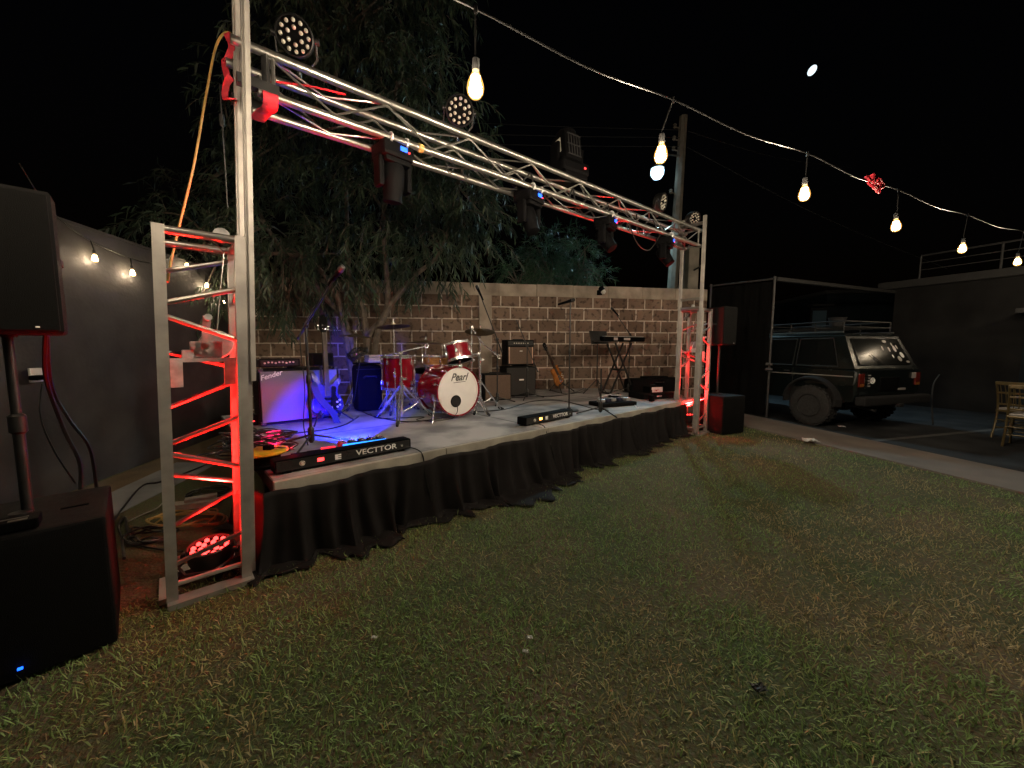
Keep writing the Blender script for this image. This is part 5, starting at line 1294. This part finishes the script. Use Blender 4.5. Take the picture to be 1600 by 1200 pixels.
# string along the side wall
WX = lambda y: -4.24-.1691*(y-3.86)
def wall_at(px, py, offs=.07):
    # point offs metres in front of the side wall on that sight line
    r = _ray(px,py); t = (-4.24+.1691*3.86+offs)/(r.x+.1691*r.y); return V((r.x*t, r.y*t, EYE+r.z*t))
G2 = 'bulbs on the string along the side wall'
wp_ = [(84,392),(148,402),(207,425),(292,414),(323,445),(349,470)]
wl_ = ['lit wall bulb half hidden at the edge of the left loudspeaker', 'lit wall bulb first to the right of the left loudspeaker', 'lit wall bulb second to the right of the left loudspeaker', 'lit wall bulb seen through the top of the left tower', 'lit wall bulb seen in the left tower under its upper diagonal', 'lit wall bulb close behind the right leg of the left tower']
wpts = [wall_at(x,y) for x, y in wp_]
for p, lab in zip(wpts, wl_): place_bulb(p, lab, G2, 12, sc=.62, rad=.022)
wh = [wall_at(30,255,.03), wall_at(80,330,.03), wall_at(142,376,.04), wall_at(204,403,.04), wall_at(244,410,.03), wall_at(292,396,.05), wall_at(322,428,.05), wall_at(350,452,.05), wall_at(390,447,.05)]
wc = thing('string_cable', 'dark cable with bulbs drooping along the grey side wall', 'cable', wh[0])
b = MB(); b.tube(spline(wh, 8), .006, 6); b.build('cable', 'cable', wc, True, world=True)
for h_, p in zip([wh[1],wh[2],wh[3],wh[5],wh[6],wh[7]], wpts):
    b = MB(); b.bar(h_, p+V((0,0,.07)), .006, 6); b.build('drop_cord', 'cable', wc, True, world=True)

# ================================================================== the parked off-road car
JR = R(18); jo = V((5.97,6.50,0))+V((math.cos(JR),math.sin(JR),0))*.89
car = thing('parked_car', 'dark boxy off road car with roof rack and stickers parked on the lot', 'car', (jo.x,jo.y,-.1), JR)
# local: x right, y forward (away from the camera), z up
car.scale = (1.05,1.05,1.05)
def loft(sections, m, name, parent, smooth=False):
    b = MB(); n = len(sections[0]); vs = [p for s_ in sections for p in s_]
    b.add(vs, [(k*n+i,k*n+(i+1)%n,(k+1)*n+(i+1)%n,(k+1)*n+i) for k in range(len(sections)-1) for i in range(n)]+[tuple(range(n))[::-1],tuple(range((len(sections)-1)*n,len(sections)*n))])
    return b.build(name, m, parent, smooth)
def ring(y, zb, zt, w0, w1, r=.04): return [(-w0,y,zb),(w0,y,zb),(w0+.02,y,(zb+zt)/2),(w1,y,zt-r),(w1-r,y,zt),(-w1+r,y,zt),(-w1,y,zt-r),(-w0-.02,y,(zb+zt)/2)]
body = loft([ring(.10,.62,1.02,.80,.81),ring(.14,.50,1.05,.83,.83),ring(.35,.46,1.06,.84,.83),ring(2.6,.46,1.06,.84,.83),ring(2.75,.48,1.05,.84,.82),ring(3.95,.55,1.00,.82,.79),ring(4.05,.58,.97,.80,.77)], 'jeep', 'body', car)
def gring(y, zb, zt, w0, w1, r=.05): return [(-w0,y,zb),(w0,y,zb),(w1,y+.0,zt-r),(w1-r*1.4,y,zt),(-w1+r*1.4,y,zt),(-w1,y,zt-r)]
b = MB()
n = 6; secs = [gring(.16,1.045,1.06,.81,.80,.006)]
# greenhouse: raked tailgate, flat roof, raked screen
lo = [(-.82,.15,1.045),(.82,.15,1.045),(.82,2.95,1.045),(-.82,2.95,1.045)]
mi = [(-.71,.40,1.60),(.71,.40,1.60),(.71,2.25,1.62),(-.71,2.25,1.62)]
up_ = [(-.64,.47,1.655),(.64,.47,1.655),(.64,2.12,1.67),(-.64,2.12,1.67)]
b.add(lo+mi+up_, [(0,1,5,4),(1,2,6,5),(2,3,7,6),(3,0,4,7),(4,5,9,8),(5,6,10,9),(6,7,11,10),(7,4,8,11),(8,9,10,11),(3,2,1,0)]); b.build('cabin', 'jeep', car)
def quadpanel(name, pts, off, m, parent, th=.012, label=None):
    pts = [V(p) for p in pts]; nn = (pts[1]-pts[0]).cross(pts[3]-pts[0]).normalized()
    if nn.dot(V(off)) < 0: nn = -nn
    b = MB(); vs = [p+nn*.004 for p in pts]+[p+nn*(.004+th) for p in pts]; k = len(pts)
    b.add(vs, [tuple(range(k)),tuple(range(k,2*k))]+[(i,(i+1)%k,k+(i+1)%k,k+i) for i in range(k)]); return b.build(name, m, parent, label=label)
def sidept(y, t, sx):   # on the cabin side: t 0 belt .. 1 roof edge
    ya = y; x = .82+(.71-.82)*t; z = 1.045+(1.61-1.045)*t; return (sx*x, ya, z)
for sx in (-1,1):
    for y0, y1, y0t, y1t in ((.42,1.10,.58,1.10),(1.20,1.72,1.20,1.72),(1.82,2.70,1.82,2.34)):
        w_ = quadpanel('window', [sidept(y0,.10,sx),sidept(y1,.10,sx),sidept(y1t,.88,sx),sidept(y0t,.88,sx)], (sx,0,0), 'carglass', car, .008)
        P = [V(sidept(y0-.02,.06,sx)),V(sidept(y1+.02,.06,sx)),V(sidept(y1t+.02,.92,sx)),V(sidept(y0t-.02,.92,sx))]
        b = MB()
        for i in range(4): b.bar(P[i]+V((sx*.010,0,0)), P[(i+1)%4]+V((sx*.010,0,0)), .009, 6)
        b.build('window_trim', 'flare', w_)
    MB().box((sx*.858,1.4,.92), (.012,2.5,.016)).build('side_trim', 'alu_dull', car)
    for y in (1.14,1.76): MB().box((sx*.858,y,.78), (.006,.010,.5)).build('door_seam', 'logoblk', car)
    for y in (1.25,1.88): MB().box((sx*.866,y,.97), (.02,.10,.028), bev=.006).build('door_handle', 'flare', car)
    MB().box((sx*.93,2.55,1.10), (.12,.09,.13), bev=.03).build('mirror', 'black', car)
# tailgate glass, stickers, plate, lamps
def tg(u, t, off=.0): x = u*(.80+(.70-.80)*t); y = .15+(.40-.15)*t; z = 1.05+(1.59-1.05)*t; return V((x,y,z))+V((0,-.55,.24)).normalized()*off
rg = quadpanel('rear_window', [tg(-.86,.10),tg(.86,.10),tg(.86,.93),tg(-.86,.93)], (0,-1,.3), 'carglass', car, .010)
r_ = random.Random(12)
stk = [(.30,.84,.055,.030),(.52,.74,.020,.035),(.12,.62,.016,.040),(.34,.58,.020,.045),(.55,.60,.035,.06),(.66,.66,.022,.04),(.36,.36,.018,.035),(.55,.28,.05,.05),(.70,.40,.045,.055),(.78,.18,.05,.022)]
for u, t, w_, h_ in stk:
    c = tg(u,t,.0165); ex = V((1,0,0)); ey = (tg(u,t+.1)-tg(u,t)).normalized()
    b = MB(); k = 16; nn = V((0,-.55,.24)).normalized()
    vs = [c+ex*(w_*math.cos(2*math.pi*i/k))+ey*(h_*math.sin(2*math.pi*i/k))+nn*q for q in (0,.002) for i in range(k)]
    b.add(vs, [tuple(range(k)),tuple(range(k,2*k))]+[(i,(i+1)%k,k+(i+1)%k,k+i) for i in range(k)]); b.build('sticker', r_.choice(['logo','keys','pink']), rg)
b = MB(); b.bar(tg(-.15,.12,.03), tg(-.42,.42,.03), .008); b.build('rear_wiper', 'blackmetal', rg)
MB().box((.62,.088,.92), (.11,.012,.10), bev=.02).build('sticker', 'keys', car)
MB().box((0,.10,.78), (.50,.03,.24), bev=.02).build('plate_recess', 'black', car); MB().box((.30,.078,.69), (.20,.01,.035), bev=.003).build('number_plate', 'keys', car)
for sx in (-1,1):
    tl_ = MB().box((sx*.735,.105,.86), (.13,.05,.22), bev=.012).build('tail_lamp', 'redlens', car); MB().box((sx*.735,.082,.775), (.10,.012,.05), bev=.004).build('reverse_lens', 'amber', tl_)
for i in range(5): MB().box((-.55,.088,.94-.045*i), (.055 if i % 2 else .07,.006,.02), bev=.002).build('emblem_strip', 'keys', car)
b = MB(); b.torus((-.46,.090,.85), (0,1,0), .045, .010, 20, 6); b.box((-.46,.09,.85), (.02,.01,.05)); b.build('round_sticker', 'logo', car)
b = MB(); b.box((0,.02,.52), (1.72,.16,.15), bev=.03); b.box((0,-.04,.44), (.10,.12,.06), bev=.01); b.build('rear_bumper', 'flare', car)
b = MB(); b.box((0,4.10,.52), (1.66,.16,.15), bev=.03); b.build('front_bumper', 'flare', car)
def wheel(x, y):
    o = MB(); s_ = 1 if x > 0 else -1
    o.lathe([(.20,-.11),(.30,-.125),(.342,-.105),(.357,-.06),(.36,0),(.357,.06),(.342,.105),(.30,.125),(.20,.11)], (x,y,.36), (1,0,0), 36)
    for i in range(30):
        a = 2*math.pi*i/30
        for q in (-.07,.0,.07): o.box((x+q,y+.359*math.cos(a+q*1.5),.36+.359*math.sin(a+q*1.5)), (.05,.045,.02), Matrix.Rotation(a-math.pi/2,3,'X'))
    w_ = o.build('wheel', 'tyre', car, True)
    b = MB(); b.lathe([(.20,.05),(.215,.10),(.20,.118),(.17,.09),(.09,.07),(.05,.10),(.002,.105)], (x,y,.36), (s_,0,0), 28)
    for i in range(8): a = 2*math.pi*i/8; b.box((x+s_*.09,y+.135*math.cos(a),.36+.135*math.sin(a)), (.02,.05,.03), Matrix.Rotation(a,3,'X'), .006)
    b.build('rim', 'rim', w_, True)
    # flare
    pts = []
    b = MB(); vs = []; K = 12
    for i in range(K+1):
        a = math.pi*(-.06+1.12*i/K); r1 = .425
        for q, rr in ((-.0,r1-.02),(.115,r1),(.115,r1+.035),(.0,r1+.07)): vs.append((s_*(.835+q), y+rr*math.cos(a), .47+rr*math.sin(a)*.88))
    b.add(vs, [(i*4+j,i*4+(j+1)%4,(i+1)*4+(j+1)%4,(i+1)*4+j) for i in range(K) for j in range(4)]+[(0,1,2,3),(K*4,K*4+1,K*4+2,K*4+3)]); b.build('wheel_arch', 'flare', car)
    b = MB(); b.lathe([(.39,-.02),(.39,.02)], (s_*.835,y,.50), (1,0,0), 24); b.build('arch_opening', 'logoblk', car)
for x in (-.80,.80):
    for y in (.78,3.35): wheel(x,y)
b = MB(); b.bar((-.7,.78,.36), (.7,.78,.36), .05, 10); b.box((0,.78,.36), (.25,.25,.25), bev=.08); b.bar((-.55,.35,.42), (-.52,-.02,.36), .03, 8); b.build('rear_axle', 'blackmetal', car, True)
rk = MB()
for z in (1.76,1.86):
    rk.tube([(-.62,.48,z),(.62,.48,z),(.62,2.25,z),(-.62,2.25,z)], .012, 6, close=True)
for x in (-.62,.62):
    for y in (.48,.95,1.4,1.85,2.25): rk.bar((x,y,1.66),(x,y,1.86),.010,6)
for i in range(9): rk.bar((-.62,.55+i*.2,1.755),(.62,.55+i*.2,1.755),.010,6)
rk.build('roof_rack', 'blackmetal', car, True)
for x in (-.67,.67): MB().bar((x,.45,1.672),(x,2.2,1.685),.014,8).build('rain_gutter', 'alu', car, True)
cn = wm(car) @ V((-.05,.95,1.772))
cbx = thing('rack_crate', 'small grey tub standing on the car roof rack', 'tub', cn, JR)
b = MB(); b.lathe([(.11,0),(.14,.19),(.15,.19),(.15,.205),(.135,.205)], (0,0,0), (0,0,1), 18); b.build('tub', 'flare', cbx, True)

# ================================================================== chairs, curved rod, litter
def chair(label, loc, rz):
    o = thing('banquet_chair', label, 'chair', loc, rz, 'gold chairs at the lot edge')
    w, d = .20, .20
    for x in (-w,w):
        MB().tube(spline([(x*1.02,d*1.25,.0),(x,d,.22),(x*.98,d*.92,.45),(x*.96,d*1.12,.70),(x*.95,d*1.5,.92)], 5), .0145, 8).build('rear_leg', 'gold', o, True)
        MB().tube([(x*1.04,-d*1.02,.0),(x,-d,.44)], .014, 8).build('leg', 'gold', o, True)
    b = MB(); b.box((0,0,.45), (.42,.42,.035), bev=.012); b.build('seat', 'gold', o)
    b = MB(); b.box((0,.0,.48), (.38,.38,.04), bev=.018); b.build('cushion', 'keys', o)
    b = MB()
    for z in (.15,.25):
        for x in (-w,w): b.bar((x,-d,z),(x,d*1.02,z),.009)
    for z in (.18,.30): b.bar((-w,-d,z),(w,-d,z),.009); b.bar((-w,d*1.02,z),(w,d*1.02,z),.009)
    b.build('stretcher', 'gold', o, True)
    b = MB(); b.box((0,d*1.47,.90), (.40,.022,.055), bev=.008); b.box((0,d*1.20,.745), (.38,.018,.03), bev=.006); b.box((0,d*.98,.56), (.38,.018,.03), bev=.006); b.build('back_rail', 'gold', o)
    b = MB()
    for i in range(7): x = -.15+.05*i; b.tube([(x,d*1.20,.75),(x,d*1.47,.88)], .006, 6); b.tube([(x,d*.98,.56),(x,d*1.20,.74)], .006, 6)
    b.build('spindle', 'gold', o, True)
    return o
c1 = at(1568,702,z=-.1)
chair('gold spindle back chair nearest the camera at the right edge', (c1.x+.50,c1.y+.10,-.1), R(118))
chair('second gold spindle back chair behind the first at the right edge', (c1.x+1.05,c1.y+.62,-.1), R(104))
cr = [at(1459,650,Y=7.2), at(1456,625,Y=7.2), at(1459,600,Y=7.2), at(1468,585,Y=7.2)]; cr = [V((p.x,p.y,p.z)) for p in cr]; cr[0].z = -.09
b = MB(); b.tube(spline(cr, 8), .014, 8, taper=.6); tag(b.build('curved_rod', 'steel', None, True), 'thin curved pale rod standing upright just right of the dark car', 'rod')
def scrap(label, px, py, s_, seed, z=0.):
    p = at(px,py,z=z+.01); r = random.Random(seed); b = MB(); n = 7; vs = []
    for i in range(n):
        for j in range(n): vs.append((p.x+s_*(i/(n-1)-.5)+r.uniform(-.1,.1)*s_, p.y+s_*.6*(j/(n-1)-.5)+r.uniform(-.1,.1)*s_, z+.022+s_*.25*r.random()))
    b.add(vs, [(i*n+j,(i+1)*n+j,(i+1)*n+j+1,i*n+j+1) for i in range(n-1) for j in range(n-1)])
    o = b.build('paper_scrap', 'litter' if s_ != .05 else 'steel'); so = o.modifiers.new('thickness','SOLIDIFY'); so.thickness = .002
    tag(o, label, 'litter')
scrap('white paper strip lying on the path edge before the car', 1266,691,.18,1,.022)
scrap('tiny white paper scrap on the lawn at front left', 585,1000,.026,2)
scrap('tiny white paper scrap on the lawn at front centre', 828,1000,.024,3)
scrap('tiny curled white scrap just below the front centre one', 821,1022,.024,4)
scrap('greyish crumpled scrap on the dark lawn at front right', 1185,1080,.05,5)
scrap('small pale scrap on the lot beside the car rear wheel', 1314,668,.10,6,-.1)

# ================================================================== light
pl = at(329,850,Y=2.17)
light('SPOT', 'red_lamp_left', V((pl.x,pl.y,pl.z+.03)), 720, (1,.008,.006), aim=pl+V((.045,.0,1.0))+U*.08, spot_size=R(46), spot_blend=.45, shadow_soft_size=.06)
light('SPOT', 'red_lamp_spill', V((pl.x,pl.y,pl.z+.04)), 95, (1,.008,.006), aim=pl+V((.045,.0,1.0))+U*.05, spot_size=R(100), spot_blend=.8, shadow_soft_size=.05)
light('POINT', 'red_lamp_glow', V((pl.x+.02,pl.y,pl.z+.06)), 1.6, (1,.008,.006), shadow_soft_size=.05)
pr = FRR+U*.14+W*.17+V((0,0,.30))
light('SPOT', 'red_lamp_right', pr, 640, (1,.010,.010), aim=pr+V((-.12,.12,1.0)), spot_size=R(110), spot_blend=.6, shadow_soft_size=.06)
bl = S(.74,.36, ZS+.075)
light('SPOT', 'blue_strip_light', S(.66,.52,ZS+.18), 340, (.006,.016,1), aim=S(.98,1.7,ZS-.12), spot_size=R(64), spot_blend=.45, shadow_soft_size=.02)
light('POINT', 'red_unit_light', S(.20,.40,ZS+.10), 1.0, (1,.02,.05), shadow_soft_size=.02)
light('SPOT', 'red_strip_light', S(.10,.46,ZS+.13), 95, (1,.015,.10), aim=S(.36,2.0,ZS+.24), spot_size=R(56), spot_blend=.7, shadow_soft_size=.02)
light('SPOT', 'street_light', lpw+V((-.0,-.0,-.25)), 500, (.50,.85,1), aim=lpw+V((-.25,-.60,-1.0)), spot_size=R(125), spot_blend=.6, shadow_soft_size=.15)

sun = bpy.data.lights.new('moonlight', 'SUN'); sun.energy = .012; sun.angle = R(.6); sun.color = (.75,.85,1)
so_ = bpy.data.objects.new('moonlight', sun); COL.objects.link(so_); so_.rotation_euler = (-_ray(1269,110)).to_track_quat('-Z','Y').to_euler(); so_.location = (0,0,20)
world = bpy.data.worlds.new('World'); scene.world = world; world.use_nodes = True
wn_ = world.node_tree; bg = wn_.nodes['Background']
sky = wn_.nodes.new('ShaderNodeTexSky'); sky.sky_type = 'NISHITA'; sky.sun_disc = False; sky.sun_elevation = R(-3); sky.sun_rotation = R(160)
wn_.links.new(sky.outputs[0], bg.inputs[0]); bg.inputs['Strength'].default_value = .006

cam = bpy.data.cameras.new('camera'); cam.sensor_width = 36; cam.lens = 36*FOC/1600; cam.clip_start = .02; cam.clip_end = 2500
co = bpy.data.objects.new('camera', cam); COL.objects.link(co); co.location = (0,0,EYE); co.rotation_euler = (R(90)-PIT, 0, 0); scene.camera = co
vs = scene.view_settings; vs.view_transform = 'Standard'; vs.look = 'None'; vs.exposure = 1.0; vs.gamma = 1
scene.render.engine = 'CYCLES'; scene.cycles.use_denoising = True; scene.cycles.max_bounces = 6; scene.cycles.transparent_max_bounces = 12
